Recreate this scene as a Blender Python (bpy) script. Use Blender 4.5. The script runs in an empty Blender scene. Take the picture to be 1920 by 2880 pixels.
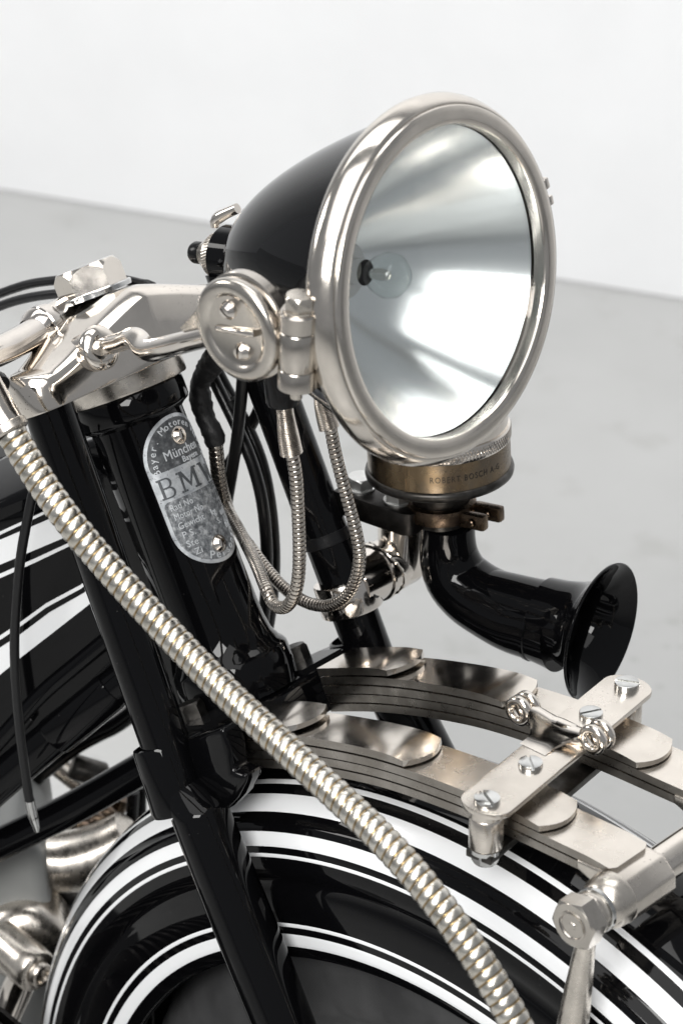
import bpy, bmesh, math, random
from mathutils import Vector, Matrix
random.seed(7)
SC = bpy.context.scene
COL = SC.collection
V = Vector
R = math.radians

# ------------------------------------------------------------------ camera
cam_d = bpy.data.cameras.new("camera")
cam = bpy.data.objects.new("camera", cam_d)
COL.objects.link(cam)
cam.location = (1.26236, -1.22454, 1.80641)
cam.rotation_euler = (R(61.5), 0, R(43.0))
cam_d.sensor_fit = 'VERTICAL'
cam_d.sensor_height = 36
cam_d.sensor_width = 24
cam_d.lens = 105
cam_d.clip_start = .05
cam_d.clip_end = 100
cam_d.dof.use_dof = True
cam_d.dof.focus_distance = 1.93
cam_d.dof.aperture_fstop = 10
SC.camera = cam

# ------------------------------------------------------------------ light
wd = bpy.data.worlds.new("World")
SC.world = wd
wd.use_nodes = True
bg = wd.node_tree.nodes["Background"]
bg.inputs[0].default_value = (.93, .96, 1, 1)
bg.inputs[1].default_value = .30
SC.view_settings.view_transform = 'Standard'
SC.view_settings.look = 'None'
SC.view_settings.exposure = 0
SC.view_settings.gamma = 1


def area(name, loc, target, sx, sy, watts, col=(1, 1, 1)):
    l = bpy.data.lights.new(name, 'AREA')
    l.shape = 'RECTANGLE'
    l.size, l.size_y = sx, sy
    l.energy = watts
    l.color = col
    o = bpy.data.objects.new(name, l)
    COL.objects.link(o)
    o.location = loc
    o.rotation_euler = (V(target) - V(loc)).to_track_quat('-Z', 'Y').to_euler()
    return o


area("camera_side_softbox", (1.30, -2.60, 2.75), (.1, 0, .75), 1.7, 1.1, 112, (1, .99, .97))
area("overhead_softbox", (.65, -1.15, 3.45), (.1, 0, .9), 2.5, 2.1, 38, (1, .99, .98))
rear = area("rear_ceiling_softbox", (-1.1, .55, 3.9), (-1.5, 1.6, .6), 3.6, 1.4, 40, (1, .995, .98))
rear.data.spread = R(125)
area("left_window_light", (-2.8, -1.6, 2.4), (0, 0, .8), 1.0, 1.2, 35, (1, .98, .95))

# ------------------------------------------------------------------ materials


def mat(name, col, metal=0., rough=.5, coat=0., spec=.5):
    m = bpy.data.materials.new(name)
    m.use_nodes = True
    b = m.node_tree.nodes["Principled BSDF"]
    b.inputs["Base Color"].default_value = (*col, 1)
    b.inputs["Metallic"].default_value = metal
    b.inputs["Roughness"].default_value = rough
    b.inputs["Coat Weight"].default_value = coat
    b.inputs["Coat Roughness"].default_value = .03
    b.inputs["Specular IOR Level"].default_value = spec
    return m


def nd(m, t, **kw):
    n = m.node_tree.nodes.new(t)
    for k, v in kw.items():
        if k in n.inputs:
            n.inputs[k].default_value = v
        else:
            setattr(n, k, v)
    return n


def lk(m, a, b):
    m.node_tree.links.new(a, b)


def ramp(m, src, stops):
    r = nd(m, 'ShaderNodeValToRGB')
    e = r.color_ramp.elements
    while len(e) < len(stops):
        e.new(.5)
    for el, (p, c) in zip(e, stops):
        el.position = p
        el.color = (*c, 1) if len(c) == 3 else c
    lk(m, src, r.inputs[0])
    return r.outputs[0]


def noise(m, scale, detail=4, rough=.55, co=None):
    n = nd(m, 'ShaderNodeTexNoise')
    n.inputs['Scale'].default_value = scale
    n.inputs['Detail'].default_value = detail
    n.inputs['Roughness'].default_value = rough
    if co is None:
        co = nd(m, 'ShaderNodeTexCoord').outputs['Object']
    lk(m, co, n.inputs['Vector'])
    return n.outputs['Fac']


def bump(m, src, strength, dist):
    b = nd(m, 'ShaderNodeBump')
    b.inputs['Strength'].default_value = strength
    b.inputs['Distance'].default_value = dist
    lk(m, src, b.inputs['Height'])
    lk(m, b.outputs[0], m.node_tree.nodes["Principled BSDF"].inputs['Normal'])


def bs(m, inp):
    return m.node_tree.nodes["Principled BSDF"].inputs[inp]


def metalmat(name, c1, c2, r1, r2, scale=40, pits=None, wav=0.):
    m = mat(name, c1, 1, r1)
    n = noise(m, scale, 6, .6)
    lk(m, ramp(m, n, [(.38, c2), (.62, c1)]), bs(m, 'Base Color'))
    lk(m, ramp(m, noise(m, scale * 3, 5), [(.3, (r1,) * 3), (.75, (r2,) * 3)]), bs(m, 'Roughness'))
    if pits:
        v = nd(m, 'ShaderNodeTexVoronoi')
        v.inputs['Scale'].default_value = pits
        lk(m, nd(m, 'ShaderNodeTexCoord').outputs['Object'], v.inputs['Vector'])
        w = nd(m, 'ShaderNodeMix', data_type='RGBA')
        mask = nd(m, 'ShaderNodeMath', operation='MULTIPLY')
        a = ramp(m, v.outputs['Distance'], [(.10, (1, 1, 1)), (.17, (0, 0, 0))])
        b = ramp(m, noise(m, 22, 3), [(.56, (0, 0, 0)), (.66, (1, 1, 1))])
        lk(m, a, mask.inputs[0])
        lk(m, b, mask.inputs[1])
        lk(m, mask.outputs[0], w.inputs[0])
        lk(m, ramp(m, n, [(.38, c2), (.62, c1)]), w.inputs[6])
        w.inputs[7].default_value = (.09, .065, .05, 1)
        lk(m, w.outputs[2], bs(m, 'Base Color'))
    if wav:
        bump(m, noise(m, 30, 2), wav, .002)
    return m


NICK = metalmat("polished_nickel", (.80, .745, .68), (.70, .655, .61), .07, .17, 28, None, .05)
NICKP = metalmat("pitted_nickel", (.80, .745, .68), (.72, .67, .61), .07, .16, 25, 420, .06)
NICKD = metalmat("satin_nickel", (.70, .65, .585), (.56, .52, .47), .22, .36, 60, None, .04)
LEAF = metalmat("leaf_spring_nickel", (.76, .705, .64), (.66, .61, .55), .20, .32, 22, 300, .03)
LEAFS = metalmat("polished_spring_cover", (.76, .705, .64), (.69, .64, .58), .10, .19, 20, None, .03)
NICKR = metalmat("rim_nickel", (.70, .65, .59), (.61, .57, .52), .10, .20, 30, None, .03)
NICKS = metalmat("worn_nickel", (.61, .57, .515), (.50, .465, .425), .15, .26, 35, None, .04)
STEELB = metalmat("machined_bolt_steel", (.72, .72, .71), (.60, .60, .59), .30, .42, 60)
STEEL = metalmat("bright_steel", (.66, .66, .65), (.50, .50, .49), .12, .25, 60)
DSTEEL = metalmat("dark_worn_steel", (.10, .095, .09), (.05, .047, .043), .28, .5, 90)
CLAMPB = metalmat("blackened_clamp_steel", (.055, .052, .05), (.03, .028, .027), .30, .48, 70)
BRONZE = metalmat("tarnished_bronze", (.17, .125, .085), (.09, .065, .05), .22, .36, 60)
BRASS = metalmat("worn_brass_band", (.25, .185, .115), (.155, .135, .115), .20, .34, 26)
COND = metalmat("zinc_conduit", (.72, .695, .645), (.58, .55, .49), .22, .36, 70)
CONDS = metalmat("thin_conduit", (.60, .555, .50), (.44, .40, .36), .18, .32, 90)
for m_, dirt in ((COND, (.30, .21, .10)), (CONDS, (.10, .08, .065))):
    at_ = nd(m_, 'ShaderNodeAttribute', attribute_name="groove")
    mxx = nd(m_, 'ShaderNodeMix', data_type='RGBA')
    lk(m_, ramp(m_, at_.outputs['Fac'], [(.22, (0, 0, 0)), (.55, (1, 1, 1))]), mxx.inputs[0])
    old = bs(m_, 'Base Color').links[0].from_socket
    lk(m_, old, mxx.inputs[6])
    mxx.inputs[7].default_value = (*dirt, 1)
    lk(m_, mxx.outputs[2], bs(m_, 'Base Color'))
ALU = metalmat("cast_aluminium", (.34, .34, .335), (.25, .25, .245), .42, .6, 30)

BLACK = mat("black_enamel", (.0022, .0022, .0026), 0, .05, 0., .22)
bump(BLACK, noise(BLACK, 22, 2), .012, .002)
dv = nd(BLACK, 'ShaderNodeTexVoronoi')
dv.inputs['Scale'].default_value = 190
lk(BLACK, nd(BLACK, 'ShaderNodeTexCoord').outputs['Object'], dv.inputs['Vector'])
dm = nd(BLACK, 'ShaderNodeMath', operation='MULTIPLY')
lk(BLACK, ramp(BLACK, dv.outputs['Distance'], [(.04, (1, 1, 1)), (.09, (0, 0, 0))]), dm.inputs[0])
lk(BLACK, ramp(BLACK, noise(BLACK, 35, 4), [(.55, (0, 0, 0)), (.66, (1, 1, 1))]), dm.inputs[1])
lk(BLACK, ramp(BLACK, dm.outputs[0], [(0, (.0022, .0022, .0026)), (1, (.07, .068, .065))]), bs(BLACK, 'Base Color'))
lk(BLACK, ramp(BLACK, noise(BLACK, 14, 6, .65), [(.35, (.02,) * 3), (.75, (.06,) * 3)]), bs(BLACK, 'Roughness'))
BLACKD = mat("black_satin_paint", (.006, .006, .0065), 0, .22, 0., .2)
RUB = mat("black_cable_sheath", (.006, .006, .0065), 0, .28, 0., .35)
bump(RUB, noise(RUB, 160, 4), .25, .001)
TAPE = mat("black_cloth_tape", (.008, .008, .0085), 0, .55)
bump(TAPE, noise(TAPE, 60, 5), .8, .003)
WHITE = mat("white_pinstripe_enamel", (.82, .83, .84), 0, .2, .6)
TYRE = mat("tyre_rubber", (.022, .022, .023), 0, .5)
lk(TYRE, ramp(TYRE, noise(TYRE, 14, 5), [(.35, (.03, .03, .031)), (.7, (.065, .065, .066))]), bs(TYRE, 'Base Color'))
MIRROR = mat("silvered_reflector", (.94, .943, .945), 1, .19)
bump(MIRROR, noise(MIRROR, 17, 3), .05, .004)
BULB = mat("bulb_metal", (.75, .73, .70), 1, .18)
GREYP = mat("grey_engine_paint", (.24, .245, .24), 0, .45)
lk(GREYP, ramp(GREYP, noise(GREYP, 9, 4), [(.3, (.20, .205, .20)), (.7, (.28, .285, .28))]), bs(GREYP, 'Base Color'))

GLASS = bpy.data.materials.new("clear_glass")
GLASS.use_nodes = True
nt = GLASS.node_tree
nt.nodes.clear()
o_ = nt.nodes.new('ShaderNodeOutputMaterial')
mx = nt.nodes.new('ShaderNodeMixShader')
tr = nt.nodes.new('ShaderNodeBsdfTransparent')
tr.inputs[0].default_value = (.95, .975, .97, 1)
gl = nt.nodes.new('ShaderNodeBsdfGlossy')
gl.inputs['Roughness'].default_value = .01
lw = nt.nodes.new('ShaderNodeLayerWeight')
pw = nt.nodes.new('ShaderNodeMath')
pw.operation = 'POWER'
pw.inputs[1].default_value = 5
ma = nt.nodes.new('ShaderNodeMath')
ma.operation = 'MULTIPLY_ADD'
ma.inputs[1].default_value = .9
ma.inputs[2].default_value = .045
nt.links.new(lw.outputs['Facing'], pw.inputs[0])
nt.links.new(pw.outputs[0], ma.inputs[0])
nt.links.new(ma.outputs[0], mx.inputs[0])
nt.links.new(tr.outputs[0], mx.inputs[1])
nt.links.new(gl.outputs[0], mx.inputs[2])
nt.links.new(mx.outputs[0], o_.inputs[0])

# nameplate metals
PLATE = metalmat("plate_aluminium", (.58, .60, .62), (.36, .38, .40), .25, .42, 130)
PLATE.node_tree.nodes["Principled BSDF"].inputs["Metallic"].default_value = .55
FIELD = mat("plate_etched_black", (.05, .053, .056), .3, .38)
_f = noise(FIELD, 240, 6, .72)
lk(FIELD, ramp(FIELD, _f, [(.42, (.05, .053, .057)), (.58, (.10, .105, .11)), (.74, (.28, .29, .30))]), bs(FIELD, 'Base Color'))
FIELDL = mat("plate_worn_field", (.30, .32, .34), .3, .36)
_f = noise(FIELDL, 260, 6, .7)
lk(FIELDL, ramp(FIELDL, _f, [(.36, (.06, .064, .07)), (.50, (.17, .18, .19)), (.66, (.42, .43, .44))]), bs(FIELDL, 'Base Color'))
LETL = mat("plate_raised_letters", (.55, .57, .59), .3, .35)
LETD = mat("plate_black_letters", (.075, .08, .086), .4, .4)

# floor and wall
FLOOR = mat("sealed_concrete", (.46, .46, .45), 0, .42)
fc = nd(FLOOR, 'ShaderNodeTexCoord').outputs['Object']
f1 = ramp(FLOOR, noise(FLOOR, 1.6, 6, .6, fc), [(.3, (.395, .40, .395)), (.5, (.437, .438, .432)), (.72, (.475, .476, .472))])
f2 = ramp(FLOOR, noise(FLOOR, 7., 5, .62, fc), [(.30, (.85, .845, .83)), (.44, (1, 1, 1))])
fm = nd(FLOOR, 'ShaderNodeMix', data_type='RGBA', blend_type='MULTIPLY')
fm.inputs[0].default_value = .9
lk(FLOOR, f1, fm.inputs[6])
lk(FLOOR, f2, fm.inputs[7])
# hairline scuffs and specks
sc1 = nd(FLOOR, 'ShaderNodeTexVoronoi')
sc1.inputs['Scale'].default_value = 22
lk(FLOOR, fc, sc1.inputs['Vector'])
sp = nd(FLOOR, 'ShaderNodeMath', operation='MULTIPLY')
lk(FLOOR, ramp(FLOOR, sc1.outputs['Distance'], [(.05, (1, 1, 1)), (.20, (0, 0, 0))]), sp.inputs[0])
lk(FLOOR, ramp(FLOOR, noise(FLOOR, 3.1, 4, .6, fc), [(.52, (0, 0, 0)), (.62, (1, 1, 1))]), sp.inputs[1])
fm2 = nd(FLOOR, 'ShaderNodeMix', data_type='RGBA', blend_type='MULTIPLY')
lk(FLOOR, sp.outputs[0], fm2.inputs[0])
lk(FLOOR, fm.outputs[2], fm2.inputs[6])
fm2.inputs[7].default_value = (.80, .80, .79, 1)
lk(FLOOR, fm2.outputs[2], bs(FLOOR, 'Base Color'))
bump(FLOOR, noise(FLOOR, 30, 6, .65, fc), .12, .004)
lk(FLOOR, ramp(FLOOR, noise(FLOOR, 4, 4, .6, fc), [(.3, (.3,) * 3), (.7, (.5,) * 3)]), bs(FLOOR, 'Roughness'))
WALL = mat("white_wall_paint", (.86, .865, .875), 0, .75)
wn = noise(WALL, 5, 5)
wm = nd(WALL, 'ShaderNodeMix', data_type='RGBA')
wv = nd(WALL, 'ShaderNodeTexVoronoi')
wv.inputs['Scale'].default_value = 5.5
lk(WALL, nd(WALL, 'ShaderNodeTexCoord').outputs['Object'], wv.inputs['Vector'])
wk = nd(WALL, 'ShaderNodeMath', operation='MULTIPLY')
lk(WALL, ramp(WALL, wv.outputs['Distance'], [(.03, (.55, .55, .55)), (.075, (0, 0, 0))]), wk.inputs[0])
lk(WALL, ramp(WALL, noise(WALL, 2.3, 3), [(.45, (0, 0, 0)), (.6, (1, 1, 1))]), wk.inputs[1])
lk(WALL, wk.outputs[0], wm.inputs[0])
lk(WALL, ramp(WALL, wn, [(.3, (.835, .84, .85)), (.7, (.875, .88, .89))]), wm.inputs[6])
wm.inputs[7].default_value = (.62, .62, .63, 1)
lk(WALL, wm.outputs[2], bs(WALL, 'Base Color'))
bump(WALL, noise(WALL, 60, 3), .1, .003)

# ------------------------------------------------------------------ mesh helpers


def link(name, bm, m, parent=None, smooth=40, label=None, kind=None):
    bmesh.ops.remove_doubles(bm, verts=bm.verts, dist=1e-6)
    bmesh.ops.recalc_face_normals(bm, faces=bm.faces)
    me = bpy.data.meshes.new(name)
    bm.to_mesh(me)
    bm.free()
    for mm in (m if isinstance(m, (list, tuple)) else [m]):
        me.materials.append(mm)
    if smooth:
        me.shade_smooth()
        try:
            me.set_sharp_from_angle(angle=R(smooth))
        except Exception:
            pass
    o = bpy.data.objects.new(name, me)
    COL.objects.link(o)
    if parent is not None:
        o.parent = parent
    if label:
        o["label"] = label
    if kind:
        o["kind"] = kind
    return o


def frame(axis, hint=(0, 0, 1)):
    z = V(axis).normalized()
    h = V(hint)
    if abs(z.dot(h)) > .95:
        h = V((0, 1, 0))
    x = h.cross(z).normalized()
    y = z.cross(x)
    return x, y, z


def lathe(bm, prof, o, axis, n=48, closed=False):
    """profile (s along axis, radius) revolved; radius 0 closes to a point"""
    x, y, z = frame(axis)
    o = V(o)
    rings = []
    for s, r in prof:
        if r < 1e-6:
            rings.append([bm.verts.new(o + z * s)])
        else:
            rings.append([bm.verts.new(o + z * s + (x * math.cos(2 * math.pi * k / n) + y * math.sin(2 * math.pi * k / n)) * r) for k in range(n)])
    pairs = list(zip(rings, rings[1:]))
    if closed:
        pairs.append((rings[-1], rings[0]))
    for a, b in pairs:
        for k in range(n):
            k2 = (k + 1) % n
            if len(a) == 1 and len(b) == 1:
                continue
            if len(a) == 1:
                bm.faces.new((a[0], b[k], b[k2]))
            elif len(b) == 1:
                bm.faces.new((a[k], b[0], a[k2]))
            else:
                bm.faces.new((a[k], b[k], b[k2], a[k2]))
    return bm


def cyl(bm, o, axis, r, h, n=32, bev=.0006, r2=None):
    r2 = r if r2 is None else r2
    return lathe(bm, [(0, 0), (0, r - bev), (bev, r), (h - bev, r2), (h, r2 - bev), (h, 0)], o, axis, n)


def spline(pts, ds):
    """Catmull-Rom through points, resampled at even spacing; keeps a 4th value"""
    P = [list(p) for p in pts]
    P = [[2 * a - b for a, b in zip(P[0], P[1])]] + P + [[2 * a - b for a, b in zip(P[-1], P[-2])]]
    fine = []
    for i in range(1, len(P) - 2):
        p0, p1, p2, p3 = P[i - 1:i + 3]
        for k in range(24):
            t = k / 24
            fine.append([.5 * (2 * b + (c - a) * t + (2 * a - 5 * b + 4 * c - d) * t * t + (3 * b - a - 3 * c + d) * t ** 3) for a, b, c, d in zip(p0, p1, p2, p3)])
    fine.append(P[-2])
    out = [fine[0]]
    acc = 0
    L = 0
    lens = [0]
    for a, b in zip(fine, fine[1:]):
        L += math.dist(a[:3], b[:3])
        lens.append(L)
    n = max(2, round(L / ds))
    out = []
    j = 0
    for i in range(n + 1):
        s = L * i / n
        while j < len(lens) - 2 and lens[j + 1] < s:
            j += 1
        f = (s - lens[j]) / max(1e-9, lens[j + 1] - lens[j])
        out.append([a + (b - a) * f for a, b in zip(fine[j], fine[j + 1])])
    return out


def sweep(bm, pts, rad, n=20, cap=True, prof=None):
    """pts list of 3D points; rad number or f(i, s, k)->radius; transported frames"""
    pts = [V(p[:3]) for p in pts]
    t = [(b - a).normalized() for a, b in zip(pts, pts[1:])]
    t = [t[0]] + [(a + b).normalized() for a, b in zip(t, t[1:])] + [t[-1]]
    x, y, z = frame(t[0])
    rings = []
    s = 0
    for i, p in enumerate(pts):
        if i:
            s += (p - pts[i - 1]).length
            q = t[i - 1].rotation_difference(t[i])
            x = q @ x
        y = t[i].cross(x)
        ring = []
        for k in range(n):
            an = 2 * math.pi * k / n
            r = rad(i, s, k) if callable(rad) else rad
            ring.append(bm.verts.new(p + (x * math.cos(an) + y * math.sin(an)) * r))
        rings.append(ring)
    for a, b in zip(rings, rings[1:]):
        for k in range(n):
            k2 = (k + 1) % n
            bm.faces.new((a[k], a[k2], b[k2], b[k]))
    if cap:
        bm.faces.new(rings[0][::-1])
        bm.faces.new(rings[-1])
    return bm


def tube(bm, pts, r, ds=.006, n=20):
    P = spline(pts, ds)
    if isinstance(r, (list, tuple)):
        # radius per control point, interpolated along the path
        P = spline([tuple(p) + (q,) for p, q in zip(pts, r)], ds)
        return sweep(bm, P, lambda i, s, k: P[i][3], n)
    return sweep(bm, P, r, n)


def conduit(bm, pts, r, pitch, depth, n=24, sub=9, kind='round'):
    P = spline(pts, pitch / sub)

    def rad(i, s, k):
        ph = (s / pitch - k / n) % 1.0
        if kind == 'round':
            h = abs(math.sin(math.pi * ph)) ** .42
        else:
            h = min(1, min(ph, 1 - ph) * 7) * (.82 + .18 * ph)
        vals.append(1 - h)
        c = int(s / pitch - k / n + 50)
        j = math.sin(c * 12.9898) * 43758.5453
        j = j - math.floor(j) - .5
        return (r - depth * (1 - h)) * (1 + .022 * j)
    vals = []
    sweep(bm, P, rad, n)
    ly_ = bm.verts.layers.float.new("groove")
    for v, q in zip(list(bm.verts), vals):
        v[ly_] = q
    return bm


def prism(bm, outline, o, x, y, z, h, bev=0., seg=2):
    """2D outline (u,v) in plane x,y, extruded h along z"""
    o, x, y, z = V(o), V(x), V(y), V(z)
    b2 = bmesh.new()
    lo = [b2.verts.new(o + x * u + y * v) for u, v in outline]
    f = b2.faces.new(lo)
    r = bmesh.ops.extrude_face_region(b2, geom=[f])
    bmesh.ops.translate(b2, vec=z * h, verts=[g for g in r['geom'] if isinstance(g, bmesh.types.BMVert)])
    bmesh.ops.recalc_face_normals(b2, faces=b2.faces)
    if bev:
        ed = [e for e in b2.edges if len(e.link_faces) == 2 and e.calc_face_angle(0) > R(35)]
        bmesh.ops.bevel(b2, geom=ed, offset=bev, segments=seg, affect='EDGES', profile=.6)
    me = bpy.data.meshes.new('tmp')
    b2.to_mesh(me)
    b2.free()
    bm.from_mesh(me)
    bpy.data.meshes.remove(me)
    return bm


def box(bm, c, sx, sy, sz, bev=.001, x=(1, 0, 0), y=(0, 1, 0)):
    x = V(x).normalized()
    z = x.cross(V(y)).normalized()
    y = z.cross(x)
    return prism(bm, [(-sx / 2, -sy / 2), (sx / 2, -sy / 2), (sx / 2, sy / 2), (-sx / 2, sy / 2)], V(c) - z * sz / 2, x, y, z, sz, bev)


def hexa(bm, o, axis, r, h, rot=0., cham=.12):
    """hexagon head with a turned chamfer on its outer face"""
    x, y, z = frame(axis)
    o = V(o)
    ro = [(math.cos(R(60 * k + rot)), math.sin(R(60 * k + rot))) for k in range(6)]
    lo = [bm.verts.new(o + (x * a + y * b) * r) for a, b in ro]
    hi = [bm.verts.new(o + (x * a + y * b) * r + z * h * (1 - cham * 1.6)) for a, b in ro]
    n = 36
    rr = r * .866
    top = []
    mid = []
    for k in range(n):
        an = R(360 / n * k + rot)
        a6 = (k * 360 / n) % 60 - 30
        re = r * .866 / math.cos(R(a6))
        drop = h * cham * 1.6 * ((re - rr) / (r - rr))
        mid.append(bm.verts.new(o + (x * math.cos(an) + y * math.sin(an)) * re + z * (h - h * .02 - drop)))
        top.append(bm.verts.new(o + (x * math.cos(an) + y * math.sin(an)) * rr * .985 + z * h))
    for k in range(6):
        k2 = (k + 1) % 6
        seg = [mid[(k * 6 + j) % n] for j in range(7)]
        bm.faces.new([lo[k], lo[k2]] + seg[::-1])
    for v in hi:
        bm.verts.remove(v)
    for k in range(n):
        k2 = (k + 1) % n
        bm.faces.new((mid[k], mid[k2], top[k2], top[k]))
    bm.faces.new(top)
    bm.faces.new(lo[::-1])
    return bm


def slot_screw(bm, o, axis, r, h, dome=0., slot_dir=(1, 0, 0), sw=.16, n=14):
    """round head with a sawn slot: base disc and two half heads"""
    z = V(axis).normalized()
    x = (V(slot_dir) - z * V(slot_dir).dot(z)).normalized()
    y = z.cross(x)
    o = V(o)
    hb = h * .4
    lathe(bm, [(-.001, 0), (-.001, r), (hb, r), (hb, 0)], o, z, 28)
    w = r * sw
    for sg in (1, -1):
        a0 = math.asin(w / r)
        rows = []
        for q in (0, .6, .85, 1.):
            rho = 1 - q if dome else (1, .97, .9, 0)[(0, .6, .85, 1.).index(q)]
            if dome:
                rho = math.cos(q * math.pi / 2)
                hh = hb + (h - hb) + dome * math.sin(q * math.pi / 2) if q else hb
            else:
                hh = hb + (h - hb) * (0, .9, 1, 1)[(0, .6, .85, 1.).index(q)]
            row = []
            for k in range(n + 1):
                an = a0 + (math.pi - 2 * a0) * k / n
                px, py = math.cos(an) * r * rho, max(w, math.sin(an) * r * rho)
                row.append(bm.verts.new(o + x * px + y * py * sg + z * hh))
            rows.append(row)
        for a, b in zip(rows, rows[1:]):
            for k in range(n):
                bm.faces.new((a[k], a[k + 1], b[k + 1], b[k]))
        wl = [r_[0] for r_ in rows] + [r_[-1] for r_ in rows[::-1]]
        bm.faces.new(wl)
    return bm


def hull2(pts):
    pts = sorted(set((round(a, 6), round(b, 6)) for a, b in pts))

    def half(ps):
        h = []
        for p in ps:
            while len(h) > 1 and (h[-1][0] - h[-2][0]) * (p[1] - h[-2][1]) - (h[-1][1] - h[-2][1]) * (p[0] - h[-2][0]) <= 0:
                h.pop()
            h.append(p)
        return h[:-1]
    return half(pts) + half(pts[::-1])


def circ(cx, cy, r, n=28):
    return [(cx + r * math.cos(2 * math.pi * k / n), cy + r * math.sin(2 * math.pi * k / n)) for k in range(n)]


def refine(poly, d):
    out = []
    for a, b in zip(poly, poly[1:] + poly[:1]):
        m = max(1, int(math.dist(a, b) / d))
        out += [(a[0] + (b[0] - a[0]) * k / m, a[1] + (b[1] - a[1]) * k / m) for k in range(m)]
    return out


# steering frame: t up the steering axis, f forward, y to the left
A0 = V((-.042, 0, .85))
AX = V((-.4818, 0, .8763))
FW = V((.8763, 0, .4818))
YY = V((0, 1, 0))


def st(t, f, y):
    return A0 + AX * t + FW * f + YY * y


# ------------------------------------------------------------------ setting
bm = bmesh.new()
prism(bm, [(-9, -7), (8, -7), (8, 9), (-9, 9)], (0, 0, 0), (1, 0, 0), (0, 1, 0), (0, 0, -1), .1)
link("floor", bm, FLOOR, None, 0, "pale grey sealed concrete floor with faint stains", "structure")
w0 = V((-2.1287, 1.6205, 0))
wdir = V((1.045, .400, 0)).normalized()
wnor = V((-wdir.y, wdir.x, 0))
bm = bmesh.new()
prism(bm, [(-5, .002), (6, .002), (6, 4.2), (-5, 4.2)], w0, wdir, (0, 0, 1), wnor, .2)
wl_ = link("wall", bm, WALL, None, 0, "plain white painted wall behind the motorcycle", "structure")

bike = bpy.data.objects.new("motorcycle", None)
bike.location = (0, 0, 0)
COL.objects.link(bike)
bike["label"] = "vintage black motorcycle front with white pinstripes, large nickel headlamp and leaf spring fork"
bike["category"] = "motorcycle"

# ------------------------------------------------------------------ headlamp
LC = V((.2090, 0, 1.0840))
LE, LY = R(10.07), R(3.89)
LA = V((math.cos(LE) * math.cos(LY), math.cos(LE) * math.sin(LY), math.sin(LE)))
lx, ly, lz = frame(LA)      # lx sideways, ly up


def lp(s, u, v):            # along the lamp axis, to the left, up
    return LC + LA * s + lx * u + ly * v


bm = bmesh.new()
lathe(bm, [(-.015, .1035)] + [(q, math.sqrt(.0714 * (q + .168))) for q in (-.020, -.030, -.040, -.050, -.060, -.070, -.080, -.090, -.100, -.110, -.120, -.130, -.140, -.148, -.155, -.160, -.164, -.1665)] + [(-.168, 0)], LC, LA, 96)
lamp = link("headlamp_shell", bm, BLACK, bike, 60, "deep glossy black bowl shaped headlamp shell")
bm = bmesh.new()
lathe(bm, [(-.0195, .0985), (-.0205, .1045), (-.0205, .1070), (-.0195, .1090), (-.017, .1105), (-.0135, .1113), (-.010, .1108), (-.0066, .1094), (-.0040, .1080), (-.0022, .1066), (-.0016, .1056), (-.0019, .1050),
           (-.0002, .1046), (.0005, .1040), (.0008, .1010), (.0007, .0965), (.0004, .0942), (-.0004, .0935), (-.0022, .0932), (-.0085, .0930)], LC, LA, 128)
link("headlamp_rim", bm, NICKR, lamp, 70, "wide polished nickel headlamp rim")
bm = bmesh.new()
prof = []
for k in range(22):
    r = .0928 - (.0928 - .017) * k / 21
    prof.append((-.0945 + r * r / (4 * .0245), r))
NR = 288
rows = []
ph_ = [(random.uniform(0, 6.28), k, .0011 / (1 + k / 9)) for k in (5, 9, 14, 23, 31, 47, 61)]
for s, r in prof:
    row = []
    for k in range(NR):
        an = 2 * math.pi * k / NR
        w = sum(a * math.sin(q * an + p) for p, q, a in ph_)
        rr = r * (1 + w * .55)
        row.append(bm.verts.new(LC + LA * (s - .004) + (lx * math.cos(an) + ly * math.sin(an)) * rr))
    rows.append(row)
for a, b in zip(rows, rows[1:]):
    for k in range(NR):
        k2 = (k + 1) % NR
        bm.faces.new((a[k], a[k2], b[k2], b[k]))
link("reflector", bm, MIRROR, lamp, 60)
bm = bmesh.new()
lathe(bm, [(-.0062, .0925), (-.0040, .080), (-.0025, .055), (-.0015, .028), (-.0012, 0)], LC, LA, 64)
link("lens", bm, GLASS, lamp, 60, "clear round headlamp glass")
bm = bmesh.new()
lathe(bm, [(-.106, .016), (-.086, .016), (-.084, .0175), (-.080, .0175), (-.078, .015), (-.076, .0085), (-.066, .008)], LC, LA, 32)
link("bulb_holder", bm, BULB, lamp)
bm = bmesh.new()
lathe(bm, [(-.070, .006), (-.062, .0075), (-.056, .0115), (-.049, .0142), (-.042, .0132), (-.036, .008), (-.0345, 0)], LC, LA, 28)
link("bulb", bm, GLASS, lamp, 60)
bm = bmesh.new()
lathe(bm, [(-.062, .0), (-.062, .003), (-.053, .004), (-.048, .003), (-.047, 0)], LC, LA, 12)
link("filament_cap", bm, BULB, lamp)
# switch at the back of the shell
SB = lp(-.158, .000, .000)
bm = bmesh.new()
lathe(bm, [(.016, .0200), (-.0205, .0200), (-.0215, .0190), (-.0215, 0)], SB, LA, 40)
link("switch_collar", bm, BLACK, lamp)
bm = bmesh.new()
prof = [(-.0213, .0145)]
x_, y_, z_ = frame(LA)
lathe(bm, [(-.0213, 0), (-.0213, .0135), (-.022, .0140), (-.0305, .0140), (-.031, .0135), (-.040, .0075), (-.040, 0)], SB, LA, 40)
link("switch_ring", bm, NICKD, lamp)
bm = bmesh.new()
for k in range(44):
    an = 2 * math.pi * k / 44
    c, s = math.cos(an), math.sin(an)
    c2, s2 = math.cos(an + .22), math.sin(an + .22)
    sweep(bm, [SB + LA * -.0225 + (x_ * c + y_ * s) * .0141, SB + LA * -.030 + (x_ * c2 + y_ * s2) * .0141], .0004, 4)
link("knurling", bm, NICKD, lamp, 0)
bm = bmesh.new()
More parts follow.
